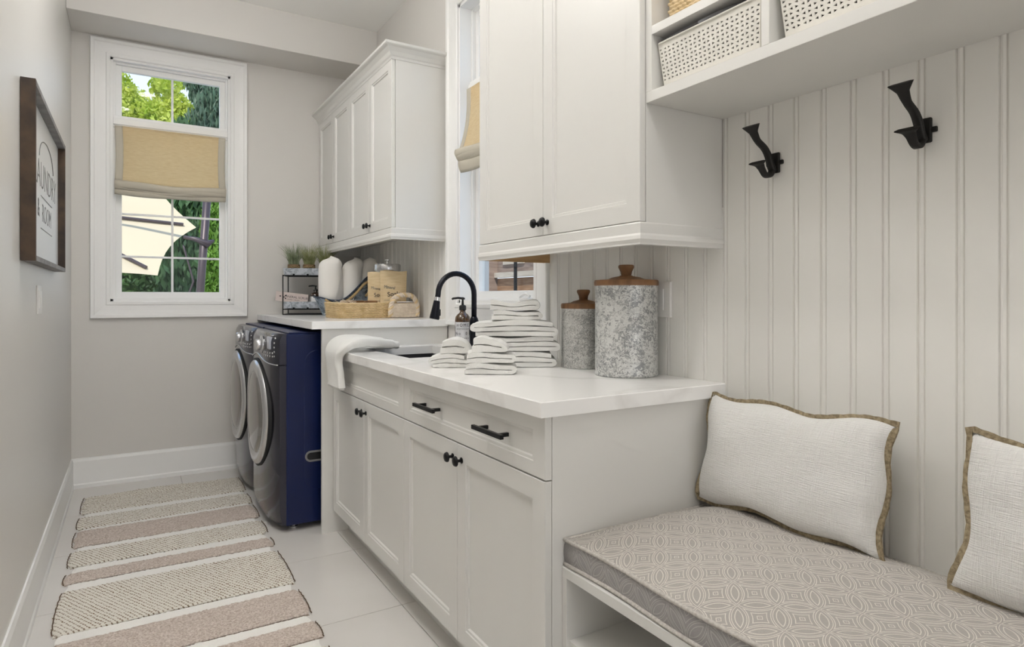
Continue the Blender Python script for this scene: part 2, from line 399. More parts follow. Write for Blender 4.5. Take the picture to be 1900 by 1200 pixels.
# beadboard planks (each board: flat face, groove, bead, groove)
PITCH = .0755
def plank_mesh(z0, z1, name):
    # profile along Y from 0 to PITCH, x depth toward room is negative
    f0 = 0; d = .0042
    prof = [(0, f0+d), (.0022, f0), (PITCH-.0165, f0), (PITCH-.0148, f0+d), (PITCH-.0132, f0+d), (PITCH-.0115, f0+.0012), (PITCH-.0065, f0-.0003), (PITCH-.0025, f0+.0012), (PITCH-.0005, f0+d), (PITCH, f0+d)]
    poly = [(x, yy) for yy, x in prof]+[(.0088, PITCH), (.0088, 0)]
    g = G(); g.rings([[(p[0], p[1], z0) for p in poly], [(p[0], p[1], z1) for p in poly]])
    return g.build(name, 'bead', wright)
def boards(y_first, n, z0, z1):
    p = plank_mesh(z0, z1, 'plank'); p.location = (RW, y_first, 0)
    for k in range(1, n):
        q = p.copy(); C.objects.link(q); q.location = (RW, y_first+k*PITCH, 0)
YB = .558+.0085       # groove position so that bead pairs fall where the photo shows them
k0 = math.ceil((-.75-YB)/PITCH)
boards(YB+k0*PITCH, int(round((1.237+.0085-(YB+k0*PITCH))/PITCH)), .0, 1.70)
boards(YB+9*PITCH, 12, .86, 1.42)
boards(YB+34*PITCH, 20, .95, 1.60)
# plain filler strips where boards meet other woodwork
G().box(1.473, FAR-.06, .95, 1.48, FAR, 1.6).build('filler', 'bead', wright)

G().box(1.473, 1.2450, 1.41, 1.48, 1.2502, 1.70).build('filler', 'bead', wright)
# baseboards
def baseboard(name, poly_axis, a0, a1, label):
    h = .182; prof = [(0, 0), (.015, 0), (.015, .022), (.011, .030), (.011, h-.02), (.006, h-.004), (.006, h), (0, h)]
    g = G()
    if poly_axis == 'Y': g.rings([[(LW+p[0], a0, p[1]) for p in prof], [(LW+p[0], a1, p[1]) for p in prof]])
    else: g.rings([[(a0, FAR-p[0], p[1]) for p in prof], [(a1, FAR-p[0], p[1]) for p in prof]])
    struct(name, g.build(name, 'trim'), label, 'baseboard')
baseboard('baseboard_left', 'Y', BACK, FAR-.016, 'tall white baseboard along the left wall')
baseboard('baseboard_far', 'X', LW, RW, 'tall white baseboard under the far window')

# ------------------------------------------------------------------ windows
def casing_prof():
    # (distance outward from opening edge, projection)
    return [(0, 0), (0, .012), (.006, .016), (.022, .016), (.026, .012), (.060, .014), (.085, .018), (.092, .024), (.108, .026), (.112, .022), (.112, 0)]
def casing_mesh(a0, a1, z0, z1, place, wid):
    pr = [(d*wid/.112, p) for d, p in casing_prof()]
    g = G(); corners = []
    for d, p in pr:
        corners.append([place(a0-d, z0-d, p), place(a1+d, z0-d, p), place(a1+d, z1+d, p), place(a0-d, z1+d, p)])
    o = len(g.v)
    for r in corners: g.v += r
    for i in range(len(pr)-1):
        for j in range(4):
            a = o+i*4+j; b = o+i*4+(j+1) % 4; g.f.append((a, b, b+4, a+4))
    return g
def window(name, label, place, a0, a1, z0, z1, bar0, bar1, depth, cols, rows_low, cas_w, stile=.048, fr_z=None):
    """place(a, z, p): a along the wall, p = projection into the room (negative = outward)"""
    root = thing(name, label, 'window', place((a0+a1)/2, z0, 0), kind='structure')
    def B(g, A0, Z0, P0, A1, Z1, P1):
        c = [place(A0, Z0, P0), place(A1, Z1, P1)]; lo = [min(c[0][k], c[1][k]) for k in range(3)]; hi = [max(c[0][k], c[1][k]) for k in range(3)]
        g.box(*lo, *hi); return g
    casing_mesh(a0, a1, z0, z1, place, cas_w).build('casing', 'trim', root, True)
    g = G(); t = .014
    B(g, a0, z0, -depth, a0+t, z1, .002); B(g, a1-t, z0, -depth, a1, z1, .002); B(g, a0, z1-t, -depth, a1, z1, .002); B(g, a0, z0, -depth, a1, z0+t, .002)
    g.build('jamb', 'trim', root, True)
    # frame with stepped profile
    g = G(); d0 = -depth
    for ins, p in ((.013, d0+.055), (.0255, d0+.035)):
        w_ = .014 if ins == .013 else stile-.014
        A0, A1, Z0_, Z1_ = a0+ins, a1-ins, z0+ins, z1-ins
        B(g, A0, Z0_, d0, A0+w_, Z1_, p); B(g, A1-w_, Z0_, d0, A1, Z1_, p); B(g, A0+w_, Z1_-w_, d0, A1-w_, Z1_, p); B(g, A0+w_, Z0_, d0, A1-w_, Z0_+w_, p)
    g.build('frame', 'trim', root, True, bevel=.002)
    g = G(); B(g, a0+t, bar0, d0, a1-t, bar1, d0+.065); B(g, a0+t, bar0+.018, d0, a1-t, bar1-.018, d0+.075)
    g.build('transom_bar', 'trim', root, True, bevel=.003)
    ia0, ia1 = a0+.014+stile, a1-.014-stile; iz0, iz1 = z0+.014+stile*.5, z1-.014-stile*.9
    g = G(); B(g, ia0-.02, bar1, d0, ia0, iz1, d0+.03); B(g, ia1, bar1, d0, ia1+.02, iz1, d0+.03)
    pane = lambda A0, Z0_, A1, Z1_: B(G(), A0, Z0_, d0+.012, A1, Z1_, d0+.016).build('pane', 'glass', root, True)
    am = (ia0+ia1)/2; mt = .0065
    pane(ia0-.01, bar1-.01, am, iz1+.02); pane(am, bar1-.01, ia1+.01, iz1+.02)
    g = G(); B(g, am-mt, bar1-.01, d0+.008, am+mt, iz1+.02, d0+.024); g.build('muntin', 'trim', root, True, bevel=.002)
    if cols > 1: g = G(); B(g, am-mt, z0+.02, d0+.008, am+mt, bar0+.01, d0+.024); g.build('muntin', 'trim', root, True, bevel=.002)
    zz = [z0+.03]+rows_low+[bar0+.005]
    for r in rows_low:
        g = G(); B(g, ia0-.02, r-mt, d0+.009, ia1+.02, r+mt, d0+.023); g.build('muntin', 'trim', root, True, bevel=.002)
    for i in range(len(zz)-1):
        pane(ia0-.01, zz[i], am, zz[i+1]); pane(am, zz[i], ia1+.01, zz[i+1])
    return root
w1 = window('window_1', 'tall white casement window in the far wall with a beige roman shade', lambda a, z, p: (a, FAR-p, z), WX0, WX1, WZ0, WZ1, 2.225, 2.30, .085, 2, [1.42, 1.69], .105)
w2 = window('window_2', 'white side window over the sink, half hidden by the cabinet', lambda a, z, p: (RW+.009-p, a, z), VY0, VY1, VZ0, VZ1, 2.225, 2.30, .12, 1, [1.69], .118, stile=.05)
# little crank handle of the side window
cr = thing('window_crank', 'small white folding crank on the sill of the side window', 'crank', (1.50, 2.36, 1.145))
G().box(-.014, -.035, 0, .014, .035, .014).build('base', 'trim', cr, bevel=.004)
G().tube(bez([(0, .05, .012), (-.012, .02, .020), (-.02, -.03, .030), (-.018, -.06, .018)]), .006, 8).build('arm', 'trim', cr, smooth=True)

# roman shades
def roman(name, label, place, a0, a1, z1, zf, zb, bulge):
    root = thing(name, label, 'shade', place((a0+a1)/2, zb, 0))
    L_ = a1-a0; hw = .042
    def surf(u, v):       # v 0 top..1 at fold
        z = z1+(zf-z1)*v; a = a0+L_*u
        z += -.012*math.sin(PI*u)*v; p = .004+bulge*v**2.5+.006*math.sin(PI*u)*v
        a += .006*math.sin(PI*v)*(1 if u < .5 else -1)*abs(2*u-1)
        return place(a, z, p)
    G().grid(surf, 24, 14).build('fabric', 'linen', root, True, smooth=True, solid=.0015)
    for s0, s1 in ((0, hw/L_), (1-hw/L_, 1)):
        G().grid(lambda u, v: [c+e for c, e in zip(surf(s0+(s1-s0)*u, v), place(0, 0, .0012) if False else (0, 0, 0))], 4, 14).build('side_hem', 'hem', root, True, smooth=True, solid=.0045)
    # stacked folds at the bottom
    for k, (zt, zl, pp) in enumerate(((zf+.012, zf-.035, bulge+.020), (zf-.002, zf-.045, bulge+.012), (zf-.014, zf-.053, bulge+.005), (zf-.025, zb, bulge-.002))):
        def fold(u, v, zt=zt, zl=zl, pp=pp, k=k):
            a = a0+L_*u; sag = -.012*math.sin(PI*u)+.003*math.sin(9*u+k)
            return place(a, zt+(zl-zt)*v+sag, pp*(1-.2*v)+.010*math.sin(PI*v)+.003*math.sin(7*u+k*2))
        G().grid(fold, 24, 5).build('fold', 'hem', root, True, smooth=True, solid=.002)
    return root
roman('roman_shade', 'beige linen roman shade half lowered in the far window', lambda a, z, p: (a, 4.612-p, z), -.090, .540, 2.226, 1.872, 1.800, .012)
roman('roman_shade', 'beige linen roman shade in the side window, mostly behind the wall cabinet', lambda a, z, p: (1.487-p, a, z), 2.30, 2.90, 2.232, 1.90, 1.80, .05)

# ------------------------------------------------------------------ cabinet helpers
def shaker(name, y0, y1, z0, z1, xf, parent, stile=.052, t=.019, rail=None, rail_b=None, m='cab'):
    rail = rail or stile; rail_b = rail_b or rail; g = G()
    def R(iy, izb, izt, x): return [(x, y0+iy, z0+izb), (x, y1-iy, z0+izb), (x, y1-iy, z1-izt), (x, y0+iy, z1-izt)]
    rs = [R(0, 0, 0, xf+t), R(0, 0, 0, xf+.0015), R(.0015, .0015, .0015, xf), R(stile, rail_b, rail, xf), R(stile+.0015, rail_b+.0015, rail+.0015, xf+.003),
          R(stile+.009, rail_b+.009, rail+.009, xf+.0035), R(stile+.0115, rail_b+.0115, rail+.0115, xf+.0095)]
    g.rings(rs); return g.build(name, m, parent, True)
KN = [(.0095, 0), (.0095, -.002), (.0045, -.005), (.0045, -.014), (.010, -.017), (.0155, -.019), (.0155, -.022), (.013, -.0265), (.006, -.0285), (.001, -.029)]
def knob(parent, x, y, z, s=1.0):
    off = Vector((0, 0, 0)); p = parent
    while p is not None: off += p.location; p = p.parent
    g = G().lathe([(r*s, h*s) for r, h in KN], (0, 0, 0), 'X', 18)
    o = g.build('knob', 'black', parent, smooth=True, auto=50); o.location = Vector((x, y, z))-off; return o

# ---- base cabinets (two units), countertop, sink
XD = .850
def base_unit(label, ya, yb, drawer_pulls, gable_near=False):
    root = thing('base_cabinet', label, 'cabinet', (1.15, (ya+yb)/2, 0))
    g = G(); x0 = XD+.021; RW = 1.4702
    g.box(x0, ya, .105, RW, ya+.018, .872); g.box(x0, yb-.018, .105, RW, yb, .872)
    g.box(x0, ya+.018, .105, RW, yb-.018, .123); g.box(x0, ya+.018, .852, x0+.08, yb-.018, .872); g.box(1.455, ya+.018, .123, RW, yb-.018, .872); g.box(x0, ya+.018, .700, x0+.02, yb-.018, .725)
    if not gable_near: pass
    g.build('carcass', 'cab', root, True)
    G().box(.930, ya, 0, .945, yb, .105).build('toe_kick', 'cab', root, True)
    if gable_near:
        G().box(x0-.001, ya-.0005, 0, RW, ya+.019, .872).build('end_panel', 'cab', root, True, bevel=.001)
    ym = (ya+yb)/2; e = .0015; ye = ya+(.0 if gable_near else 0)
    dr = shaker('drawer', ye+e, yb-e, .718, .8685, XD, root, .052, rail=.036)
    for yc in drawer_pulls:
        g = G(); hl = .082
        g.box(XD-.033, yc-hl, .789, XD-.022, yc+hl, .801)
        pg = g.build('pull', 'black', dr, True, bevel=.0012)
        for s_ in (-1, 1):
            G().box(XD-.023, yc+s_*.056-.005, .790, XD+.006, yc+s_*.056+.005, .800).build('post', 'black', dr, True)
    return root, ym
ub, _ = base_unit('cream base cabinet nearest the bench with two black bar pulls on its drawer', 1.250, 2.168, [1.925, 1.492], True)
ua, _ = base_unit('cream sink base cabinet beside the washer gable with a blank drawer front', 2.168, 3.108, [])
for root, sp, nm in ((ub, (1.2505, 1.728, 2.168), 0), (ua, (2.168, 2.63, 3.106), 0)):
    for i in range(2):
        d = shaker('door', sp[i]+.0015, sp[i+1]-.0015, .112, .714, XD, root, .053)
        ky = sp[1]-.030 if i == 0 else sp[1]+.030
        knob(d, XD, ky, .668)
ct = thing('countertop', 'long white quartz countertop with faint grey veins over the base cabinets', 'countertop', (1.15, 2.17, .872))
SX0, SX1, SY0, SY1 = .976, 1.325, 2.425, 2.985
g = G(); XB = 1.4705
def plate_with_hole(g, x0, x1, y0, y1, hx0, hx1, hy0, hy1, z0, z1):
    def ring(ax0, ax1, ay0, ay1, z): return [(ax0, ay0, z), (ax1, ay0, z), (ax1, ay1, z), (ax0, ay1, z)]
    c = .002
    g.rings([ring(hx0, hx1, hy0, hy1, z1), ring(x0+c, x1, y0+c, y1, z1), ring(x0, x1, y0, y1, z1-c), ring(x0, x1, y0, y1, z0), ring(hx0, hx1, hy0, hy1, z0), ring(hx0, hx1, hy0, hy1, z1)], False, False)
plate_with_hole(g, .829, XB, 1.237, 3.112, SX0, SX1, SY0, SY1, .8722, .910)
g.build('slab', 'quartz', ct, True)
sk = thing('sink', 'black undermount sink set in the white quartz countertop', 'sink', ((SX0+SX1)/2, (SY0+SY1)/2, .68))
g = G()
def rr(x0, x1, y0, y1, z, r, n=5):
    pts = []
    for cx_, cy_, a0 in ((x1-r, y1-r, 0), (x0+r, y1-r, PI/2), (x0+r, y0+r, PI), (x1-r, y0+r, 1.5*PI)):
        for k in range(n+1): a = a0+PI/2*k/n; pts.append((cx_+r*math.cos(a), cy_+r*math.sin(a), z))
    return pts
e = .006
g.rings([rr(SX0-.02, SX1+.02, SY0-.02, SY1+.02, .8715, .02), rr(SX0-e, SX1+e, SY0-e, SY1+e, .8715, .02), rr(SX0-e+.004, SX1+e-.004, SY0-e+.004, SY1+e-.004, .70, .03), rr(SX0+.02, SX1-.02, SY0+.02, SY1-.02, .685, .03)], False, True)
g.build('basin', 'sink', sk, True)
G().lathe([(.045, 0), (.045, .003), (.03, .004), (.001, .002)], (1.15, 2.61, .6855), 'Z', 20).build('drain', 'chrome', sk, True, smooth=True)

# faucet
fc = thing('faucet', 'black gooseneck pull-down faucet behind the sink', 'faucet', (1.382, 2.630, .910))
G().lathe([(.029, 0), (.029, .008), (.024, .014), (.022, .05), (.024, .09), (.0225, .135), (.018, .150), (.014, .158)], n=24).build('body', 'faucet', fc, smooth=True, auto=50)
arc = [(0, 0, .150), (0, 0, .225)]
for k in range(17):
    a = PI*k/16; arc.append((-.0925+.0925*math.cos(a), .0, .262+.097*math.sin(a)))
arc += [(-.188, 0, .245)]
G().tube(arc, .0125, 14).build('spout', 'faucet', fc, smooth=True)
h = G().tube([(-.188, 0, .250), (-.191, 0, .232)], .0145, 16).build('collar', 'chrome', fc, smooth=True, auto=50)
G().tube([(-.191, 0, .234), (-.196, 0, .20), (-.203, 0, .155), (-.204, 0, .150)], [.0145, .018, .0235, .021], 16).build('spray_head', 'faucet', fc, smooth=True, auto=50)
G().box(-.184, -.006, .165, -.174, .006, .195).build('spray_button', 'rubber', fc, bevel=.002)
G().tube([(0, -.02, .055), (0, -.045, .058), (.01, -.075, .075), (.02, -.095, .105)], [.010, .009, .006, .005], 10).build('lever', 'faucet', fc, smooth=True)

# soap bottle by the faucet
def pump_bottle(name, label, loc, rz, r, hgt, sc=1, labelrows=None, blank=False):
    b = thing(name, label, 'bottle', loc, rz)
    G().lathe([(r*.92, 0), (r, .004), (r, hgt*.66), (r*.93, hgt*.74), (r*.7, hgt*.80), (r*.42, hgt*.84), (r*.36, hgt*.87), (r*.36, hgt*.92)], n=28).build('body', 'amber', b, smooth=True)
    t = hgt
    G().lathe([(r*.42, t*.905), (r*.45, t*.91), (r*.45, t*1.0), (r*.36, t*1.02), (r*.16, t*1.03), (r*.12, t*1.16), (r*.3, t*1.16), (r*.3, t*1.2), (r*.05, t*1.22)], n=18).build('collar', 'rubber', b, smooth=True, auto=40)
    G().tube([(0, 0, t*1.19), (-r*.6, 0, t*1.2), (-r*1.25, 0, t*1.185), (-r*1.35, 0, t*1.16)], r*.14, 8).build('spout', 'rubber', b, smooth=True)
    # paper label wraps the front
    lz0, lz1 = hgt*.10, hgt*.62; g = G()
    a0, a1 = (-PI/2-1.15, -PI/2+1.15)
    g.grid(lambda u, v: ((r+.0006)*math.cos(a0+(a1-a0)*u), (r+.0006)*math.sin(a0+(a1-a0)*u), lz0+(lz1-lz0)*v), 20, 1)
    lb = g.build('paper_label', 'paper', b, smooth=True)
    if labelrows:
        for s_, size, zc in labelrows:
            n = len(s_); 
            for i, ch in enumerate(s_):
                if ch == ' ': continue
                an = -PI/2+(i-(n-1)/2)*size*.80/r
                text(ch, size, 'letter', 'ink', lb, ((r+.001)*math.cos(an), (r+.001)*math.sin(an), zc), (PI/2, 0, an+PI/2), .0002, sx=.9)
    return b
pump_bottle('soap_bottle', 'large amber pump bottle with a printed white label beside the faucet', (1.405, 2.795, .9105), -TH+.12, .0385, .205,
            labelrows=[('HOME', .022, .112), ('APOTHECARY', .0085, .093), ('No 01', .021, .071), ('FRAGRANCE', .0095, .048)])

# ------------------------------------------------------------------ washer gable and raised counter
gb = G().box(.797, 3.1135, 0, RW, 3.1325, 1.0035).build('gable_panel', 'cab', None, bevel=.001)
tag(gb, 'tall cream side panel between the washer and the sink cabinet', 'panel')
rc = G().box(.745, 3.100, 1.004, RW, FAR-.001, 1.042).build('raised_countertop', 'quartz', None, bevel=.002)
tag(rc, 'raised white quartz counter above the two blue laundry machines', 'countertop')
G().box(1.452, 3.15, .95, 1.470, FAR-.002, 1.003).build('cleat', 'cab', None)
bpy.data.objects['cleat'].parent = rc

# ------------------------------------------------------------------ laundry machines
def machine(label, y0):
    root = thing('washing_machine', label, 'appliance', (1.0, y0+.34, 0), group='navy front-loading laundry machines')
    W_ = .680; yc = y0+W_/2; xb, xe = .652, 1.40
    g = G().box(xb, y0, .030, xe, y0+W_, .978); g.build('body', 'navy', root, True, bevel=.006, seg=3)
    # embossed side field with handle recess
    g = G()
    o_ = rr(.735, 1.33, .19, .90, 0, .07, 6); i_ = rr(.742, 1.323, .197, .893, 0, .065, 6)
    g.rings([[(p[0], y0+.001, p[1]) for p in o_], [(p[0], y0-.0012, p[1]) for p in i_]]); 
    g.build('side_field', 'navy', root, True)
    o_ = rr(.722+.02, .90, .335, .390, 0, .027, 6); i_ = rr(.731+.02, .891, .344, .381, 0, .018, 6)
    g = G(); g.rings([[(p[0], y0-.002, p[1]) for p in o_], [(p[0], y0-.006, p[1]) for p in o_], [(p[0], y0-.006, p[1]) for p in i_], [(p[0], y0-.0022, p[1]) for p in i_]], False, False)
    hr = g.build('handle_recess', 'greymetal', root, True)
    g = G(); g.rings([[(p[0], y0-.0013, p[1]) for p in i_], [(p[0], y0-.0022, p[1]) for p in i_]]); g.build('recess_floor', 'rubber', hr, True)
    # bowed front
    def xf(d, z):
        s_ = abs(d)/(W_/2)
        x = .575+.045*s_**3+.028*max(0, s_-.9)/.1*max(0, s_-.9)*10*.1
        if z < .12: x += .030*((.12-z)/.12)**2
        if z > .93: x += .020*((z-.93)/.05)**2
        return x
    zsp = lambda d: .822+.040*math.exp(-(d/.17)**2)
    def panel(name, za, zb_, m, px=0):
        g = G(); nu, nv = 30, 16
        F = []
        for j in range(nv+1):
            for i in range(nu+1):
                d = (i/nu-.5)*(W_-.004); A = za(d); B_ = zb_(d); z = A+(B_-A)*j/nv
                g.v.append((xf(d, z)-px, yc+d, z))
        n0 = len(g.v)
        for j in range(nv):
            for i in range(nu):
                a = j*(nu+1)+i; g.f.append((a, a+1, a+nu+2, a+nu+1))
        border = [i for i in range(nu+1)]+[j*(nu+1)+nu for j in range(1, nv+1)]+[nv*(nu+1)+i for i in range(nu-1, -1, -1)]+[j*(nu+1) for j in range(nv-1, 0, -1)]
        for b_ in border: p = g.v[b_]; g.v.append((xb+.001, p[1], p[2]))
        for k in range(len(border)):
            g.f.append((border[k], border[(k+1) % len(border)], n0+(k+1) % len(border), n0+k))
        return g.build(name, m, root, True, smooth=True, auto=40)
    panel('front_panel', lambda d: .035, zsp, 'navydark')
    cp = panel('control_panel', lambda d: zsp(d)+.004, lambda d: .980, 'navydark', .001)
    pts = [(xf(d, zsp(d))-.003, yc+d, zsp(d)+.002) for d in np.linspace(-W_/2+.01, W_/2-.01, 40)]
    G().tube(pts, .0032, 6).build('silver_trim', 'silver', root, True, smooth=True)
    # control details
    kx, ky, kz = xf(-.11, .91)+.002, yc-.11, .917
    G().lathe([(.046, 0), (.046, -.005), (.040, -.008), (.029, -.011), (.030, -.024), (.026, -.031), (.018, -.033), (.001, -.033)], (kx, ky, kz), 'X', 28).build('program_dial', 'silver', cp, True, smooth=True, auto=35)
    G().box(xf(-.235, .93)-.005, yc-.262, .900, xf(-.235, .93)+.012, yc-.198, .962).build('display', 'lcd', cp, True, bevel=.003)
    G().box(xf(-.23, .97)-.003, yc-.268, .9675, xf(-.23, .97)+.01, yc-.185, .9705).build('top_line', 'silver', cp, True)
    for r_ in range(2):
        for k in range(5):
            d = -.165-k*.028; z = .882-.017*r_
            G().lathe([(.006, .004), (.006, -.002), (.001, -.003)], (xf(d, z), yc+d, z), 'X', 8).build('button', 'silver', cp, True)
    for k in range(5):
        d = -.295; z = .955-.022*k
        G().lathe([(.0055, .004), (.0055, -.002), (.001, -.003)], (xf(d, z), yc+d, z), 'X', 8).build('button', 'silver', cp, True)
    # porthole door
    zc = .553; R0 = .272; ydc = yc+.01
    def ring(prof, name, m, par):
        g = G(); RR = []
        for r_, hx in prof:
            RR.append([(.572+.022*((r_*math.cos(a))/(.34))**2+hx, ydc+r_*math.cos(a), zc+r_*math.sin(a)) for a in [2*PI*k/56 for k in range(56)]])
        g.rings(RR, True, True); return g.build(name, m, par, True, smooth=True, auto=50)
    dd = ring([(R0+.012, .01), (R0+.012, -.004), (R0, -.006)], 'door', 'rubber', root)
    ring([(R0+.002, .0), (R0, -.012), (R0-.010, -.020), (R0-.026, -.023), (R0-.045, -.020), (R0-.056, -.012)], 'door_ring', 'silver', dd)
    ring([(R0-.055, -.010), (R0-.066, -.019), (R0-.10, -.026), (R0-.16, -.032), (.06, -.034), (.001, -.035)], 'door_glass', 'doorglass', dd)
    for fx in (.70, 1.33):
        for fy in (y0+.06, y0+W_-.06):
            G().lathe([(.022, 0), (.022, .010), (.010, .012), (.010, .034)], (fx, fy, 0), 'Z', 14).build('foot', 'silver', root, True)
    # lid seam on top
    G().box(.665, y0+.004, .978, 1.385, y0+W_-.004, .986).build('lid', 'navy', root, True, bevel=.003)
    return root
machine('navy blue front-loading washer next to the cream side panel', 3.226)
machine('navy blue front-loading laundry machine in the far corner under the window wall', 3.926)

# ------------------------------------------------------------------ wall cabinets
def rail_prof(ins):     # light rail moulding: (outward, z drop)
    return [(0, 0), (.002, -.004), (.002, -.030), (.006, -.036), (.008, -.046), (.004, -.056), (.004, -.060), (-.016, -.060), (-.016, 0)]
def wall_cab(label, y0, y1, z0, z1, xfr, splits, knob_pairs, crown=True, rail_z=None, end_y=None, rail_far=None, door_end=0):
    root = thing('wall_cabinet', label, 'cabinet', (1.32, (y0+y1)/2, z0))
    xc = xfr+.021; g = G(); t = .018
    g.box(xc, y0, z0, RW, y0+t, z1); g.box(xc, y1-t, z0, RW, y1, z1); g.box(xc, y0+t, z0+.001, RW, y1-t, z0+t+.001); g.box(xc, y0+t, z1-t, RW, y1-t, z1); g.box(1.463, y0+t, z0+t, RW, y1-t, z1-t)
    g.build('carcass', 'cab', root, True)
    for i in range(len(splits)-1):
        d = shaker('door', splits[i]+.0015, splits[i+1]-.0015, z0+.002, z1-.004, xfr, root, .052)
        for (idx, side) in knob_pairs:
            if idx == i:
                knob(d, xfr, splits[i+1]-.026 if side == 'hi' else splits[i]+.026, z0+.042)
    # light rail on three sides
    ya, yb = y0, rail_far or y1
    pr = rail_prof(0); R_ = []
    for d, zz in pr:
        R_.append([(RW, ya-d, z0+zz), (xfr-d, ya-d, z0+zz), (xfr-d, yb, z0+zz)])
    g = G(); o = 0
    for r_ in R_: g.v += r_
    n = len(R_)
    for i in range(n):
        for j in range(2):
            a = i*3+j; b = ((i+1) % n)*3+j; g.f.append((a, a+1, b+1, b))
    g.f.append(tuple(i*3+2 for i in range(n)))
    g.build('light_rail', 'cab', root, True)
    G().box(xfr+.0165, yb-.019, z0-.0595, RW, yb-.001, z0).build('rail_return', 'rawwood' if rail_far else 'cab', root, True)
    if crown:
        cp = [(0, -.012), (.004, -.012), (.006, 0), (.012, .006), (.020, .022), (.036, .040), (.048, .046), (.052, .050), (.052, .062), (0, .062)]
        g = G()
        for d, zz in cp: g.v += [(RW, y0-d, z1+zz), (xfr-d+.002, y0-d, z1+zz), (xfr-d+.002, y1, z1+zz)]
        n = len(cp)
        for i in range(n):
            for j in range(2):
                a = i*3+j; b = ((i+1) % n)*3+j; g.f.append((a, a+1, b+1, b))
        g.f.append(tuple(i*3+2 for i in range(n)))
        g.build('crown_moulding', 'cab', root, True)
    return root
wall_cab('cream four-door wall cabinet in the far corner above the raised counter', 3.136, FAR-.002, 1.525, 2.418, 1.163, [3.138, 3.512, 3.886, 4.260, FAR-.004],
         [(0, 'hi'), (1, 'lo'), (2, 'hi'), (3, 'lo')])
wall_cab('large cream two-door wall cabinet hanging over the metal canisters', 1.250, 2.152, 1.360, 2.46, 1.154, [1.251, 1.712, 2.152], [(0, 'hi'), (1, 'lo')], rail_far=2.150)

# ------------------------------------------------------------------ cubby shelf above the bench
CY0, CY1, CX = -.70, 1.2485, 1.173
cu = thing('cubby_shelf', 'cream open cubby unit over the coat hooks holding baskets', 'shelf', (1.32, .3, 1.676))
def part(name, m, par, *b, bevel=.001): return G().box(*b).build(name, m, par, True, bevel=bevel)
part('bottom_shelf', 'cab', cu, CX, CY0, 1.676, RW, CY1, 1.704)
part('middle_shelf', 'cab', cu, CX, CY0+.02, 1.851, 1.462, CY1-.0205, 1.874)
part('top_shelf', 'cab', cu, CX, CY0+.02, 2.20, 1.462, CY1-.0205, 2.222)
part('top_board', 'cab', cu, CX, CY0, 2.44, RW, CY1, 2.46)
part('side_panel', 'cab', cu, CX, CY1-.020, 1.704, RW, CY1, 2.44); part('side_panel', 'cab', cu, CX, CY0, 1.704, RW, CY0+.02, 2.44)
for yy in (.871, .50, .13, -.24):
    for za, zb in ((1.704, 1.851), (1.874, 2.20), (2.222, 2.44)): part('divider', 'cab', cu, CX, yy, za, 1.462, yy+.020, zb)
part('back_panel', 'inside', cu, 1.462, CY0+.02, 1.704, RW, CY1-.02, 2.44)

# perforated white storage baskets
def perf_basket(label, y0, y1, z0, z1, xf, xb, lean=.012, tall=None):
    root = thing('storage_basket', label, 'basket', ((xf+xb)/2, (y0+y1)/2, z0), group='white lattice storage baskets in the cubbies')
    Hh = z1-z0; g = G()
    def face(P, L_, cells_u, rows):
        cw, ch = L_/cells_u, (Hh-.032)/rows
        for i in range(cells_u):
            for j in range(rows):
                u0, v0 = i*cw, .020+j*ch
                right = (i+j) % 2 == 0; sft = 0
                cx_, cy_ = u0+cw/2, v0+ch/2; a = cw*.27; b = ch*.30
                if right: T = [(cx_-a, cy_+b), (cx_-a, cy_-b), (cx_+a, cy_)]
                else: T = [(cx_+a, cy_+b), (cx_+a, cy_-b), (cx_-a, cy_)]
                Q = [(u0, v0), (u0+cw, v0), (u0+cw, v0+ch), (u0, v0+ch)]
                vs = [P(*q) for q in Q+T]; 
                if right: fs = [(3, 2, 6, 4), (0, 5, 6, 1), (3, 4, 5, 0), (1, 6, 2)]
                else: fs = [(2, 3, 6, 4), (1, 5, 6, 0), (2, 4, 5, 1), (0, 6, 3)]
                g.add(vs, fs)
        for v0, v1 in ((0, .020), (Hh-.012, Hh)):
            g.add([P(0, v0), P(L_, v0), P(L_, v1), P(0, v1)], [(0, 1, 2, 3)])
    dl = lambda v: lean*(1-v/Hh)       # taper toward the bottom
    Ly, Lx = y1-y0, xb-xf
    mid = lambda u, L_: dl
    face(lambda u, v: (xf+dl(v), y0+dl(v)+u*(Ly-2*dl(v))/Ly, z0+v), Ly, int(Ly/.0138), int(Hh/.0125))
    face(lambda u, v: (xf+dl(v)+u*(Lx-2*dl(v))/Lx, y0+dl(v), z0+v), Lx, int(Lx/.0138), int(Hh/.0125))
    face(lambda u, v: (xf+dl(v)+u*(Lx-2*dl(v))/Lx, y1-dl(v), z0+v), Lx, int(Lx/.0138), int(Hh/.0125))
    face(lambda u, v: (xb-dl(v), y0+dl(v)+u*(Ly-2*dl(v))/Ly, z0+v), Ly, int(Ly/.0138), int(Hh/.0125))
    g.add([(xf+lean, y0+lean, z0+.002), (xb-lean, y0+lean, z0+.002), (xb-lean, y1-lean, z0+.002), (xf+lean, y1-lean, z0+.002)], [(0, 1, 2, 3)])
    g.build('body', 'basketplastic', root, True, solid=.003, fix=False)
    r = rr(xf-.002, xb+.002, y0-.002, y1+.002, z1, .01, 3)
    G().tube(r+[r[0]], .0035, 6, caps=False).build('rim', 'basketplastic', root, True, smooth=True)
    # near-black block stands in for the shaded interior behind the holes
    G().box(xf+lean+.006, y0+lean+.006, z0+.005, xb-lean-.006, y1-lean-.006, z0+Hh*.55).build('dark_interior', 'shelfdark', root, True)
    return root
M['basketplastic'] = mat('lattice_plastic', (.72, .70, .645), .5, bump=.35, bscale=190)
M['shelfdark'] = mat('dark_basket_interior', (.03, .03, .03), .9)
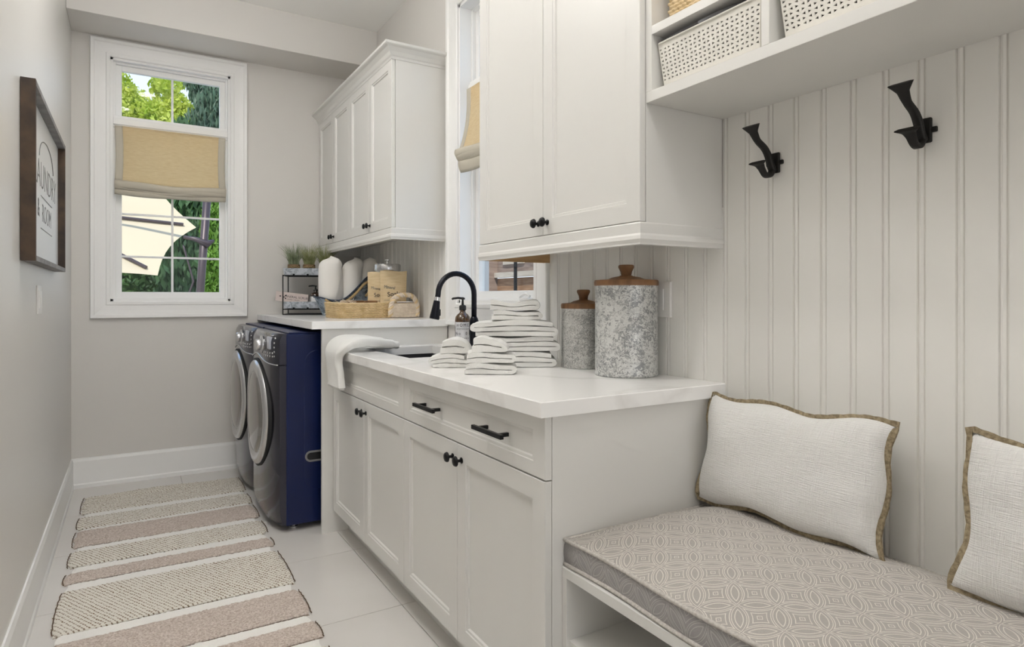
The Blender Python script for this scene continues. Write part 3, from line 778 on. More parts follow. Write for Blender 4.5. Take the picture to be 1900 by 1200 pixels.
perf_basket('white lattice basket with grey sandals on top, in the cubby next to the tall cabinet', .905, 1.222, 1.7055, 1.826, 1.192, 1.45)
perf_basket('white lattice basket in the second cubby, straight above the first coat hook', .575, .862, 1.7055, 1.838, 1.192, 1.45)
# seagrass basket on the middle shelf
def woven_wall(g, P, L_, Hh, rows, cols, amp):
    # over-under weave: each stitch is a bump on its own little patch
    g.grid(lambda u, v: P(u*L_, v*Hh, amp*(abs(math.sin(PI*(u*cols+.5*(int(v*rows) % 2))))*abs(math.sin(PI*v*rows)))**.7), cols*4, rows*4)
sg = thing('seagrass_basket', 'golden seagrass basket on the middle cubby shelf, cut off by the top of the photo', 'basket', (1.32, 1.06, 1.8745))
g = G()
for P, L_ in ((lambda u, v, a: (1.215-a, .905+u, 1.8755+v), .30), (lambda u, v, a: (1.215+u, .905-a, 1.8755+v), .22), (lambda u, v, a: (1.215+u, 1.205+a, 1.8755+v), .22)):
    woven_wall(g, P, L_, .22, 22, int(L_/.016), .006)
g.box(1.23, .92, 1.8755, 1.43, 1.19, 2.09)
g.build('weave', 'straw', sg, True, smooth=True, fix=False)
# items poking out of the first basket
sd = thing('sandal', 'grey and black sandal lying on top of the lattice basket', 'sandal', (1.246, 1.115, 1.829), .1)
G().grid(lambda u, v: ((v-.5)*.07, (u-.5)*.22, .012*math.sin(PI*u)*1.2+.006*math.sin(3*v)), 14, 6).build('sole', 'shelfitem', sd, smooth=True, solid=.010)
G().tube(bez([(-.035, -.04, .004), (-.02, -.05, .022), (0, -.055, .026), (.03, -.05, .005)]), .006, 8).build('strap', 'rubber', sd, smooth=True)
sd2 = dup(sd, (1.252, .985, 1.829), 'dark grey sandal at the right end of the lattice basket top', .3)

# ------------------------------------------------------------------ coat hooks
def hook(label, y, z):
    root = thing('coat_hook', label, 'hook', (RW, y, z), group='black cast-iron coat hooks')
    g = G().box(-.008, -.015, -.027, 0, .015, .027); g.build('backplate', 'iron', root, bevel=.003)
    G().box(-.007, -.026, -.006, 0, .026, .006).build('ear_bar', 'iron', root, bevel=.003)
    def arm(path, widths, th, name):
        g = G(); P = bez(path, 6); n = len(P); R_ = []
        for i, p in enumerate(P):
            t = (P[min(i+1, n-1)]-P[max(i-1, 0)]).normalized(); nr = Vector((t.z, 0, -t.x)).normalized()
            k = i/(n-1)*(len(widths)-1); a = int(min(k, len(widths)-2)); w_ = widths[a]+(widths[a+1]-widths[a])*(k-a); hh = th*(1-.35*i/(n-1))
            c = []
            for (sx, sy) in ((-1, -.7), (-1, .7), (-.4, 1), (.4, 1), (1, .7), (1, -.7), (.4, -1), (-.4, -1)):
                c.append(p+nr*hh*sx+Vector((0, w_*sy, 0)))
            R_.append(c)
        g.rings(R_); return g.build(name, 'iron', root, smooth=True, auto=60)
    arm([(-.010, 0, -.022), (-.022, 0, -.006), (-.030, 0, .014), (-.046, 0, .034), (-.074, 0, .051), (-.090, 0, .070), (-.101, 0, .086)], [.010, .010, .0095, .009, 0.0085, .012, .026], .0080, 'upper_arm')
    arm([(-.010, 0, -.014), (-.024, 0, -.033), (-.043, 0, -.035), (-.058, 0, -.020), (-.067, 0, -.011), (-.076, 0, -.006)], [.009, .009, .0085, .010, .014, .026], .0065, 'lower_arm')
    return root
hook('black cast-iron double coat hook nearer the tall cabinet', 1.072, 1.516)
hook('black cast-iron double coat hook on the right, nearest the viewer', .702, 1.518)

# ------------------------------------------------------------------ bench
bn = thing('bench', 'cream built-in bench with an open shelf below its seat', 'bench', (1.18, .3, 0))
BX, BY0, BY1 = .898, -.70, 1.2485
part('seat_board', 'cab', bn, BX, BY0, .480, 1.47, BY1, .504)
part('side_panel', 'cab', bn, BX, BY1-.018, 0, 1.47, BY1, .480)
for yy in (.56, -.10): part('divider', 'cab', bn, BX+.002, yy, .0, 1.47, yy+.018, .480)
part('shelf', 'cab', bn, BX+.008, .578, .309, 1.47, BY1-.018, .329); part('shelf', 'cab', bn, BX+.008, -.082, .309, 1.47, .56, .329)
part('bottom_board', 'cab', bn, BX+.004, .578, .06, 1.47, BY1-.018, .08); part('bottom_board', 'cab', bn, BX+.004, -.082, .06, 1.47, .56, .08)
part('plinth', 'cab', bn, BX+.03, .578, 0, BX+.045, BY1-.018, .06); part('plinth', 'cab', bn, BX+.03, -.082, 0, BX+.045, .56, .06)
# seat cushion
sc = thing('bench_cushion', 'long grey bench cushion woven with a ring lattice pattern', 'cushion', (1.19, .28, .5045))
cx0, cx1, cy0, cy1, cz0, cz1 = .908, 1.464, -.66, 1.243, .5046, .568
def lump(x, y): return .006*math.sin(9*x+3.1*y)+.004*math.sin(17*y+6*x)
g = G(); nx, ny = 26, 70
def top(u, v):
    x = cx0+(cx1-cx0)*u; y = cy0+(cy1-cy0)*v
    ex = min(u, 1-u)*2; ey = min(v*(cy1-cy0), (1-v)*(cy1-cy0))/.14; 
    k = (1-(1-min(1, ex*1.6))**2.2)*(1-(1-min(1, ey))**2.2)
    wob = .005*math.sin(y*13)*(1-min(1, ex*4))
    return (x+(wob if u < .5 else 0), y, cz1+.034*k+lump(x, y)*k)
g.grid(top, nx, ny)
g.build('top_cover', 'seat_top', sc, True, smooth=True, uv=lambda p: (p[0]-.9655, p[1]-1.186), fix=False)
def edge(u):   # perimeter, front then ends
    return None
def perim(n=60):
    P = []
    for k in range(n+1): P.append((0, k/n))
    for k in range(1, 20): P.append((k/20, 1))
    for k in range(n+1): P.append((1, 1-k/n))
    for k in range(1, 20): P.append((1-k/20, 0))
    return P
Pp = perim(); ring_t = [top(*p) for p in Pp]
def inset(p, uv, d):
    u, v = uv; return (p[0]+(d if u == 0 else (-d if u == 1 else 0)), p[1]+(d if v == 0 else (-d if v == 1 else 0)))
rows = []
for k in range(6):
    t = k/5; bul = -.004*math.sin(PI*t); z = None
    rows.append([(*inset(p, uv, bul), p[2]+(cz0+.003-p[2])*t) for p, uv in zip(ring_t, Pp)])
g = G(); g.rings(rows, False, False)
g.add([(cx0, cy0, cz0), (cx1, cy0, cz0), (cx1, cy1, cz0), (cx0, cy1, cz0)], [(0, 3, 2, 1)])
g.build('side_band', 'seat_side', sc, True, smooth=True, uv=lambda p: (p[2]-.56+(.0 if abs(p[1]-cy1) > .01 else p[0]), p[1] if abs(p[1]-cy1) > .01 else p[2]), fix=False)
M['piping'] = mat('fabric_piping', (.44, .41, .38), .8, col2=(.6, .57, .53), cscale=150, bump=.5, bscale=260)
for t_, nm in ((0, 'piping'), (1, 'piping')):
    ln = [Vector((*inset(p, uv, -.002), p[2] if t_ == 0 else cz0+.005)) for p, uv in zip(ring_t, Pp)]
    G().tube(ln+[ln[0]], .0048, 7, caps=False).build(nm, 'piping', sc, True, smooth=True)

# ------------------------------------------------------------------ pillows
def pillow(label, loc, W_, Hh, T, rz, lean, seed, group='white slub pillows on the bench'):
    root = thing('lumbar_pillow', label, 'pillow', loc, group=group); R_ = random.Random(seed)
    ph = [R_.uniform(0, 6) for _ in range(8)]
    # local: u along local x (width), v up (height), thickness along local y (front = -y)
    def edgepos(u, v):
        # u,v in -1..1; edges pulled in between corners
        px = u*W_/2*(1-.06*(1-v*v)*abs(u)**3); pz = v*Hh/2*(1-.075*(1-u*u)*abs(v)**3)
        px += .006*math.sin(5*v+ph[0])*abs(u)**6; pz += .007*math.sin(6.5*u+ph[1])*abs(v)**6
        return px, pz
    def side(s_):
        def f(a, b):
            u, v = 2*a-1, 2*b-1; px, pz = edgepos(u, v)
            k = max(0, (1-abs(u)**2.6))*max(0, (1-abs(v)**2.6)); th = T/2*k**.42
            th += (.003*math.sin(8*u+ph[2])*math.sin(5*v+ph[3])+.003*math.sin(15*u*v+ph[4]))*k
            return (px, s_*th, pz)
        return f
    g = G(); g.grid(side(-1), 40, 28); g.grid(side(1), 40, 28)
    c = g.build('cover', 'slub', root, smooth=True, uv=lambda p: (p[0], p[2]))
    pts = []
    n = 46
    for k in range(n): pts.append(edgepos(-1+2*k/n, -1))
    for k in range(n//2): pts.append(edgepos(1, -1+4*k/n))
    for k in range(n): pts.append(edgepos(1-2*k/n, 1))
    for k in range(n//2): pts.append(edgepos(-1, 1-4*k/n))
    L_ = len(pts); P = []
    for k, (a, b) in enumerate(pts):
        d = Vector((a/(W_/2), b/(Hh/2))); P.append(Vector((a*(1+.012), .005*math.sin(k*.35+ph[5]), b*(1+.02))))
    # flat braided band, standing out from the seam
    R2 = []
    for k in range(L_+1):
        p = P[k % L_]; q = P[(k+1) % L_]; t = (q-p).normalized(); o_ = Vector((t.z, 0, -t.x)); wv = .0035*math.sin(k*.5+ph[6])
        b_ = Vector((0, 1, 0)); ww = .0058+.0008*math.sin(k*2.1)
        R2.append([p+o_*(-ww)+b_*.003, p+o_*ww+b_*(.003+wv), p+o_*ww+b_*(-.003+wv), p+o_*(-ww)+b_*(-.003)])
    g = G(); g.rings(R2, False, False); g.build('jute_trim', 'jute', root)
    root.rotation_euler = (lean, 0, rz)
    return root
# local -y (front) should face -X world: rotate by -90deg about z
pillow('white slub pillow with jute edging leaning in the corner beside the countertop end', (1.383, .982, .743), 0.512, .290, .13, -PI/2-.02, math.radians(-11), 3)
pillow('white slub pillow with jute edging cut off by the right edge of the photo', (1.380, .335, .748), .510, .300, .14, -PI/2+.05, math.radians(-12), 9)

# ------------------------------------------------------------------ canisters
def canister(label, x, y, r, zt, m, seam_zs, kn, group=None):
    root = thing('canister', label, 'canister', (x, y, .9102))
    hb = zt-.9102; prof = [(r*.985, 0), (r*1.015, .002), (r*1.015, .008), (r, .012)]
    for z in seam_zs:
        for dz in (-.008, 0, .008): prof += [(r, z+dz-.003), (r*1.016, z+dz), (r, z+dz+.003)]
    prof += [(r, hb-.004), (r*1.01, hb)]
    G().lathe(prof, n=48).build('body', m, root, smooth=True, auto=60)
    lp = [(r*.98, hb-.002), (r*1.03, hb+.002), (r*1.035, hb+.012), (r*1.01, hb+.018), (r*.6, hb+.021), (r*.45, hb+.027), (r*.22, hb+.031), (r*.20, hb+.033)]
    lid = G().lathe(lp, n=48).build('lid', 'wood_lid', root, smooth=True, auto=50)
    G().lathe([(kn*.62, hb+.031), (kn*.72, hb+.045), (kn*.98, hb+.058), (kn, hb+.063), (kn*.9, hb+.067), (kn*.5, hb+.068)], n=24).build('knob', 'wood_lid', lid, smooth=True, auto=50)
    return root
canister('large mottled galvanized canister with a wooden lid and knob near the counter end', 1.365, 1.545, .0995, 1.196, 'galv', [.082, .195], .0255)
canister('smaller galvanized canister with a wooden lid, behind the large one', 1.385, 1.795, .078, 1.119, 'galv2', [.050, .165], .024)

# ------------------------------------------------------------------ folded towels
def folded(label, loc, W_, D, layers, pitch, rz, seed, m='terry', group='white terry towels folded on the counter', sag=.003, dx=0, roll=False):
    R_ = random.Random(seed); root_loc = loc
    t = pitch*.99; pts = []; ph = [R_.uniform(0, 6) for _ in range(6)]
    half = W_/2-pitch/2
    for k in range(layers):
        z = pitch*(k+.5); sgn = 1 if k % 2 == 0 else -1; trim = (R_.uniform(0, .008))
        n = 14
        x0, x1 = -half, half
        if k == 0: x0 += .004
        if k == layers-1: x1 -= R_.uniform(.002, .012)
        for i in range(n+1):
            x = x0+(x1-x0)*i/n; pts.append(Vector((sgn*x, 0, z)))
        if k < layers-1:
            for i in range(1, 6):
                a = -PI/2+PI*i/6; pts.append(Vector((sgn*(half+pitch/2*1.0*math.cos(a)), 0, z+pitch/2+pitch/2*math.sin(a))))
    Hh = pitch*layers
    def zoff(x, y, z):
        e = abs(x)/(W_/2); k = z/Hh
        return k*(sag*math.sin(2.2*x/W_*PI+ph[0])+sag*.7*math.sin(5*x/W_+9*y+ph[1]))-k*(.006 if not roll else .018)*e**3
    ns = 9; R2 = []
    for j in range(ns+1):
        y = (j/ns-.5)*D; edge_ = (abs(j/ns-.5)*2)**6; sh = t*(1-.16*edge_)
        L_, Rr = [], []
        for i, p in enumerate(pts):
            tg = (pts[min(i+1, len(pts)-1)]-pts[max(i-1, 0)]).normalized(); nr = Vector((-tg.z, 0, tg.x))
            jit = .0016*math.sin(i*.9+ph[2]+j)+.001*math.sin(i*2.3+j*1.7+ph[3])
            yy = y+.003*math.sin(i*.35+ph[4])*(1 if j in (0, ns) else 0)
            for s_, arr in ((1, L_), (-1, Rr)):
                q = p+nr*s_*(sh/2+jit*.4); arr.append((q.x+dx*(q.z/Hh), yy, max(.0008, q.z+zoff(q.x, y, q.z))))
        R2.append(L_+Rr[::-1])
    g = G(); g.rings(R2, False, False); n = len(pts); N2 = 2*n
    for base, flip in ((0, False), (ns*N2, True)):
        for i in range(n-1):
            f = (base+i, base+i+1, base+N2-2-i, base+N2-1-i); g.f.append(f if flip else f[::-1])
    o = g.build('folded_towel', m, None, smooth=True, auto=70); o.location = root_loc; o.rotation_euler = (0, 0, rz)
    tag(o, label, 'towel', group); return o
CZ = .9103; RZ = -TH
gA = 'white folded towels in the tall stack'; gB = 'white washcloths stacked in front of the sink'
cx_, cy_ = 1.232, 2.005
folded('white folded bath towel at the bottom of the tall towel stack', (cx_, cy_, CZ), .270, .24, 3, .0185, RZ, 1, group=gA)
folded('white folded bath towel second from the bottom of the tall stack', (cx_+.004, cy_, CZ+.0565), .285, .24, 3, .0175, RZ+.02, 2, group=gA)
folded('white folded bath towel widest and uppermost of the large ones in the tall stack', (cx_-.006, cy_+.003, CZ+.110), .300, .25, 3, .0185, RZ-.02, 4, group=gA)
folded('white folded hand towel under the topmost one on the tall stack', (cx_-.012, cy_, CZ+.167), .190, .17, 2, .017, RZ+.03, 5, group=gA)
folded('topmost crumpled white hand towel on the tall stack', (cx_-.015, cy_, CZ+.202), .185, .16, 2, .017, RZ-.03, 6, group=gA, sag=.006)
cx_, cy_ = .992, 2.072
folded('white folded cloth at the bottom of the small stack by the sink corner', (cx_, cy_, CZ), .138, .125, 3, .0155, RZ, 7, group=gB)
folded('white rolled-over cloth on top of the small stack by the sink corner', (cx_+.008, cy_, CZ+.048), .112, .12, 2, .026, RZ, 8, group=gB, roll=True, dx=.004)
cx_, cy_ = 1.016, 1.832
folded('white folded cloth at the bottom of the small stack nearest the counter edge', (cx_, cy_, CZ), .172, .14, 2, .0175, RZ, 12, group=gB)
folded('white folded cloth in the middle of the small stack nearest the counter edge', (cx_+.002, cy_+.004, CZ+.036), .165, .14, 2, .0165, RZ+.06, 10, group=gB)
folded('white rolled-over cloth on top of the small stack nearest the counter edge', (cx_-.004, cy_, CZ+.070), .122, .12, 2, .0235, RZ-.03, 11, group=gB, roll=True)
# towel draped over the counter edge
g = G(); P = bez([(1.080, 0, .932), (1.02, 0, .940), (.95, 0, .952), (.89, 0, .955), (.840, 0, .944), (.803, 0, .912), (.797, 0, .87), (.801, 0, .82), (.803, 0, .765), (.804, 0, .745)], 5)
n = len(P); R2 = []
for i, p in enumerate(P):
    k = i/(n-1); t = (P[min(i+1, n-1)]-P[max(i-1, 0)]).normalized(); nr = Vector((-t.z, 0, t.x))
    if nr.z < 0 and k < .5: nr = -nr
    if nr.x > 0 and k >= .5: nr = -nr
    wd = .125-.012*math.cos(9*k) if k < .45 else .136-.045*smoothstep((k-.45)/.25)+.012*smoothstep((k-.8)/.2)
    th = .021+.004*math.sin(6*k)
    if k < .06: th *= .8; wd *= .93
    if k > .95: th *= .7; wd *= .93
    yc = 2.915-.03*smoothstep((k-.3)/.5); c = []
    for j in range(28):
        a = 2*PI*j/28; ca, sa = math.cos(a), math.sin(a)
        yy = wd*math.copysign(abs(ca)**.4, ca); hh = th*math.copysign(abs(sa)**.4, sa)
        hh += (.0032*math.sin(7*ca+9*k)+.002*math.sin(13*ca-14*k))*(1 if sa > 0 else 0)
        c.append(p+nr*hh+Vector((0, yc-p.y+yy+.006*math.sin(12*k), 0)))
    R2.append(c)
g.rings(R2); o = g.build('draped_towel', 'terry', None, smooth=True)
tag(o, 'white towel draped over the front edge of the counter beside the sink', 'towel')

# ------------------------------------------------------------------ things on the raised counter
RZC = 1.0422
# two-tier tray stand
STZ = -.38
ts = thing('tiered_tray_stand', 'two-tier galvanized tray stand in a black wire frame under the far wall cabinet', 'stand', (.868, 4.400, RZC), STZ)
tx0, tx1, ty0, ty1 = 0, .330, 0, .19
def tray(za, zb):
    g = G(); t = .002
    g.rings([[(x, y, za) for x, y in ((tx0+.006, ty0+.006), (tx1-.006, ty0+.006), (tx1-.006, ty1-.006), (tx0+.006, ty1-.006))],
             [(x, y, zb) for x, y in ((tx0, ty0), (tx1, ty0), (tx1, ty1), (tx0, ty1))],
             [(x, y, zb) for x, y in ((tx0+t, ty0+t), (tx1-t, ty0+t), (tx1-t, ty1-t), (tx0+t, ty1-t))],
             [(x, y, za+t) for x, y in ((tx0+.008, ty0+.008), (tx1-.008, ty0+.008), (tx1-.008, ty1-.008), (tx0+.008, ty1-.008))]])
    return g.build('tray', 'galvblue', ts)
tray(1.311-RZC, 1.356-RZC); tray(1.086-RZC, 1.131-RZC)
for x in (tx0, tx1):
    for y in (ty0, ty1):
        G().box(x-.003, y-.003, 0, x+.003, y+.003, 1.311-RZC).build('leg', 'black', ts)
for z in (.003, .037, 1.306-RZC):
    for y in (ty0, ty1): G().box(tx0, y-.003, z-.003, tx1, y+.003, z+.003).build('rail', 'black', ts)
    for x in (tx0, tx1): G().box(x-.003, ty0, z-.003, x+.003, ty1, z+.003).build('rail', 'black', ts)
for z in (1.086-RZC, 1.311-RZC):
    for x in (tx0+.07, tx1-.17): G().box(x-.006, ty0-.005, z-.006, x+.006, ty0+.004, z+.006).build('clip', 'black', ts)
def onstand(a, b): return .868+a*math.cos(STZ)-b*math.sin(STZ), 4.400+a*math.sin(STZ)+b*math.cos(STZ)
# grass pots
def grass_pot(label, x, y, mm, seed):
    root = thing('grass_pot', label, 'plant', (x, y, 1.3135)); R_ = random.Random(seed); r = .040
    pot = G().lathe([(r*.82, 0), (r*.95, .03), (r, .066), (r*.98, .070), (r*.85, .070), (r*.8, .060), (.001, .060)], n=24).build('pot', 'pot', root, smooth=True, auto=60)
    lp = [(r*1.02*math.cos(a), r*1.02*math.sin(a), .052) for a in [2*PI*k/24 for k in range(25)]]
    G().tube(lp, .0022, 6).build('twine', 'rope', pot, smooth=True)
    G().tube(bez([(-.004, -r*1.05, .052), (-.018, -r*1.15, .062), (-.022, -r*1.15, .050), (-.004, -r*1.07, .051), (.014, -r*1.15, .062), (.020, -r*1.15, .049), (.0, -r*1.07, .052)]), .0017, 5).build('bow', 'rope', pot, smooth=True)
    g = G()
    for k in range(240):
        a = R_.uniform(0, 2*PI); q = math.sqrt(R_.random())*r*.8; bx, by = q*math.cos(a), q*math.sin(a)
        L_ = R_.uniform(.10, .175); ln = R_.uniform(.15, .75)*(q/r+.35); da = a+R_.uniform(-.5, .5)
        dx_, dy_ = math.cos(da), math.sin(da); w_ = R_.uniform(.0015, .0028); pa = R_.uniform(0, PI); wx, wy = w_*math.cos(pa), w_*math.sin(pa)
        prev = None
        for i in range(5):
            t = i/4; hx = ln*L_*t*t; p = (bx+dx_*hx, by+dy_*hx, .058+L_*t*(1-.25*ln*t)); ww = 1-t*.9
            g.v += [(p[0]-wx*ww, p[1]-wy*ww, p[2]), (p[0]+wx*ww, p[1]+wy*ww, p[2])]
            if i: b = len(g.v); g.f.append((b-4, b-3, b-1, b-2))
    f = g.build('grass', mm, root, fix=False); f['kind'] = 'stuff'
    return root
for i, (x, lab, mm) in enumerate(((.060, 'leftmost small pot of grey-green faux grass on the upper tray', 'blade2'), (.160, 'middle small pot of faux grass on the upper tray', 'blade'), (.262, 'rightmost small pot of olive faux grass beside the rolled towels', 'blade'))):
    px_, py_ = onstand(x, .062); o = grass_pot(lab, px_, py_, mm, 20+i); o['group'] = 'potted faux grasses on the tiered stand'
# mineral scrub box and small bottle on the lower tray
bx = thing('soap_box', 'pale pink carton printed MINERAL SCRUB leaning on the lower tray', 'box', (*onstand(.055, .030), 1.150), rot=(0, math.radians(7), STZ))
G().box(-.105, -.022, -.024, .105, .022, .040).build('carton', 'pink', bx, bevel=.002)
text('MINERAL SCRUB', .0205, 'lettering', 'ink', bx, (.028, -.0226, .012), (PI/2, 0, 0), .0002)
text('COFFEE + CACAO', .010, 'lettering', 'ink', bx, (.010, -.0226, -.006), (PI/2, 0, 0), .0002)
g = G()
for px_, pz_, an in ((-.075, .010, 0), (-.053, .006, .2), (-.040, .018, 1.0), (-.040, -.002, -.8)):
    g.add([(px_+.0065*math.cos(a)*math.cos(an)-.004*math.sin(a)*math.sin(an), -.0227, pz_+.0065*math.cos(a)*math.sin(an)+.004*math.sin(a)*math.cos(an)) for a in [2*PI*k/10 for k in range(10)]], [tuple(range(10))])
g.build('leaf_mark', 'ink', bx, solid=.0004)
pump_bottle('pump_bottle', 'small amber pump bottle with a blank pale label on the lower tray', (*onstand(.205, .042), 1.0885), -TH, .034, .125)

# galvanized tub with rolled towels
tb = thing('galvanized_tub', 'blue-grey galvanized scoop tub with rope handles, full of rolled towels', 'tub', (1.225, 4.115, RZC))
def rimz(a):
    x = math.cos(a); return .098+.022*smoothstep((-x-.55)/.45)+.175*smoothstep((x+.45)/1.1)
g = G(); R2 = []; NA = 56
for k in range(9):
    t = k/8; ax, ay = .165+.055*t, .085+.045*t
    R2.append([(ax*math.cos(a), ay*math.sin(a), rimz(a)*t) for a in [2*PI*j/NA for j in range(NA)]])
for k in range(9):
    t = 1-k/8; ax, ay = .161+.055*t, .081+.045*t
    R2.append([(ax*math.cos(a), ay*math.sin(a), .003+rimz(a)*t*.985) for a in [2*PI*j/NA for j in range(NA)]])
g.rings(R2); g.build('shell', 'galvtub', tb, smooth=True, auto=60)
rim = [Vector((.222*math.cos(a), .132*math.sin(a), rimz(a))) for a in [2*PI*j/NA for j in range(NA+1)]]
G().tube(rim, .0045, 8, caps=False).build('rolled_rim', 'navyrim', tb, smooth=True) if 'navyrim' in M else None
M['navyrim'] = mat('painted_rim', (.035, .05, .085), .45, .4)
G().tube(rim, .0045, 8, caps=False).build('rolled_rim', 'navyrim', tb, smooth=True)
def tubp(a, t, off): ax, ay = .165+.055*t+off, .085+.045*t+off; return (ax*math.cos(a), ay*math.sin(a), rimz(a)*t)
G().tube(bez([tubp(-2.45, .95, .008), tubp(-2.25, .80, .012), tubp(-2.0, .78, .014), tubp(-1.75, .80, .014), tubp(-1.5, .84, .013), tubp(-1.3, .88, .011), tubp(-1.12, .86, .013), tubp(-1.03, .74, .016), tubp(-1.06, .58, .016), tubp(-1.16, .50, .012)]), .0085, 8).build('rope_handle', 'rope', tb, smooth=True)
def rolled(label, x, y, lx, ly, z0, L_, r, seed):
    g = G(); R_ = random.Random(seed); R2 = []
    for k in range(29):
        t = k/28; rr_ = r*(1.0+.05*math.sin(3*t+seed)); 
        if t > .84: rr_ *= max(.02, max(0, 1-((t-.84)/.16)**2.2)**.5)
        if t < .35: rr_ *= .62+.38*smoothstep(t/.35)
        ring_ = []
        for j in range(48):
            a = 2*PI*j/48; st = ((a+2.2-1.5*t-.4*seed) % (2*PI))/(2*PI)
            q = rr_*(.965+.085*st**.8+.012*math.sin(2*a+seed+3*t)); ring_.append((x+lx*t+.006*math.sin(4*t+seed)+q*math.cos(a), y+ly*t+q*.95*math.sin(a), z0+L_*t+.010*t*math.sin(a+seed)))
        R2.append(ring_)
    g.rings(R2); c = Vector((x, y, z0)); g.v = [tuple(Vector(v)-c) for v in g.v]
    o = g.build('rolled_towel', 'terry2', None, smooth=True); o.location = c
    return tag(o, label, 'towel', 'white towels rolled upright in the tub')
rolled('white rolled towel standing at the left low end of the metal tub', 1.104, 4.105, .008, 0, 1.052, .368, .074, 1)
rolled('white rolled towel leaning in the middle of the metal tub', 1.228, 4.122, .040, 0, 1.052, .366, .070, 2)
rolled('white rolled towel at the tall right end of the tub behind the jar', 1.340, 4.130, .032, 0, 1.052, .370, .060, 3)

# rectangular woven basket on the counter
wb_ = thing('wicker_basket', 'low golden wicker tray basket on the raised counter holding bath supplies', 'basket', (1.205, 3.60, RZC))
bw, bd, bh = .455, .29, .088
def rrp(s_, W_, D_, r):   # rounded-rect perimeter param
    pts = rr(-W_/2, W_/2, -D_/2, D_/2, 0, r, 8); return pts
per = rr(-bw/2, bw/2, -bd/2, bd/2, 0, .05, 10); per = [Vector(p) for p in per]
# resample perimeter evenly
seg = [(per[(i+1) % len(per)]-per[i]).length for i in range(len(per))]; tot = sum(seg); NS = 76*4; samp = []; i = 0; acc = 0
for k in range(NS):
    s_ = tot*k/NS
    while acc+seg[i] < s_: acc += seg[i]; i += 1
    p = per[i].lerp(per[(i+1) % len(per)], (s_-acc)/seg[i]); q = (per[(i+1) % len(per)]-per[i]).normalized(); samp.append((p, Vector((q.y, -q.x, 0))))
g = G(); ROW = 11; R2 = []
for j in range(ROW*5+1):
    row = j//5; fz = (j % 5)/5; z = bh*j/(ROW*5); ring_ = []
    for k, (p, nrm) in enumerate(samp):
        ph = (k/4+(.5 if row % 2 else 0)); bump_ = .010*abs(math.sin(PI*fz))**.7*(.25+.75*abs(math.sin(PI*ph))**.7)
        wob = .0025*math.sin(k*.05+2)*(z/bh); ring_.append(p+nrm*(bump_+.01*(z/bh))+Vector((0, 0, z+wob)))
    R2.append(ring_)
for z in (bh, .004): R2.append([p-nrm*.008+Vector((0, 0, z)) for p, nrm in samp])
g.rings(R2); g.build('weave', 'straw', wb_, smooth=True)
# braided scrub mitt hung over the front right
mt_ = thing('sisal_scrub_mitt', 'braided sisal scrub mitt hung over the front right corner of the wicker basket', 'mitt', (1.345, 3.438, RZC))
P = bez([(-.082, -.010, .006), (-.080, -.012, .05), (-.070, -.010, .098), (-.035, -.004, .124), (.012, -.002, .132), (.055, -.004, .122), (.078, -.008, .085), (.084, -.010, .05), (.082, -.010, .008)], 9)
for s_ in range(3):
    Q = []
    for i, p in enumerate(P):
        t = (P[min(i+1, len(P)-1)]-P[max(i-1, 0)]).normalized(); nr = Vector((-t.z, 0, t.x)); a = i*.75+s_*2*PI/3
        Q.append(p+nr*.0078*math.cos(a)+Vector((0, -.007*math.sin(a), 0)))
    G().tube(Q, .0078, 8).build('braid', 'strawpale' if s_ else 'straw', mt_, smooth=True)
g = G(); g.grid(lambda u, v: (-.072+.146*u, -.012-.004*abs(math.sin(PI*v*9))*(.4+.6*abs(math.sin(PI*(u*12+(.5 if int(v*9) % 2 else 0))))), .004+.078*v), 48, 45)
g.build('pad', 'strawpale', mt_, smooth=True, solid=.004)
G().box(-.040, -.006, .088, .060, .006, .093).build('binding', 'paper', mt_, bevel=.002)
# glass jar with metal lid
jr = thing('glass_jar', 'glass jar with a brushed metal lid standing behind the kraft bags', 'jar', (1.330, 3.66, RZC+.005))
M['jar'] = mat('pale_jar_contents', (.66, .68, .67), .2, coat=.6)
G().lathe([(.074, 0), (.080, .006), (.080, .20), (.074, .245), (.070, .262), (.070, .284)], n=32).build('body', 'jar', jr, smooth=True, auto=60)
ld = G().lathe([(.079, .272), (.080, .276), (.080, .308), (.077, .313), (.03, .316), (.02, .318)], n=36).build('lid', 'silver', jr, smooth=True, auto=50)
G().lathe([(.007, .316), (.006, .332), (.017, .336), (.017, .340), (.010, .343), (.001, .343)], n=16).build('knob', 'chrome', ld, smooth=True, auto=50)
# kraft pouches
def pouch(label, x, y, W_, Hh, rz, lean=0):
    root = thing('kraft_pouch', label, 'bag', (x, y, RZC+.012), rot=(lean, 0, rz), group='kraft bath salt pouches in the wicker basket')
    def f(s_):
        def q(u, v):
            k = max(0, 1-abs(2*u-1)**3.5); th = .028*(1-v)**.55*k+.0012; th += .0025*math.sin(9*v+3*u)*k*(v < .85)
            return ((u-.5)*W_*(1-.04*math.sin(PI*v)), s_*th, v*Hh+.004*math.sin(2*PI*u)*(v > .9))
        return q
    g = G(); g.grid(f(-1), 16, 20); g.grid(f(1), 16, 20); b = g.build('pouch_body', 'kraft', root, smooth=True)
    ty = f(-1)(.5, .52)[1]-.003
    o = text('Mineral', W_*.17, 'lettering', 'ink_soft', root, (-W_*.12, ty, Hh*.62), (PI/2, .12, 0), .0004, sx=.8)
    o = text('Soak', W_*.24, 'lettering', 'ink', root, (.004, f(-1)(.5, .45)[1]-.003, Hh*.47), (PI/2, -.08, 0), .0006)
    for k in range(4):
        G().box(-W_*.32, f(-1)(.5, .3)[1]-.0022, Hh*(.33-.05*k), W_*.3, f(-1)(.5, .3)[1]-.0018, Hh*(.33-.05*k)+.0018).build('print_line', 'ink_soft', root)
    return root
pouch('kraft paper bath pouch in front of the glass jar', 1.318, 3.530, .158, .262, -TH+.08, math.radians(-3))
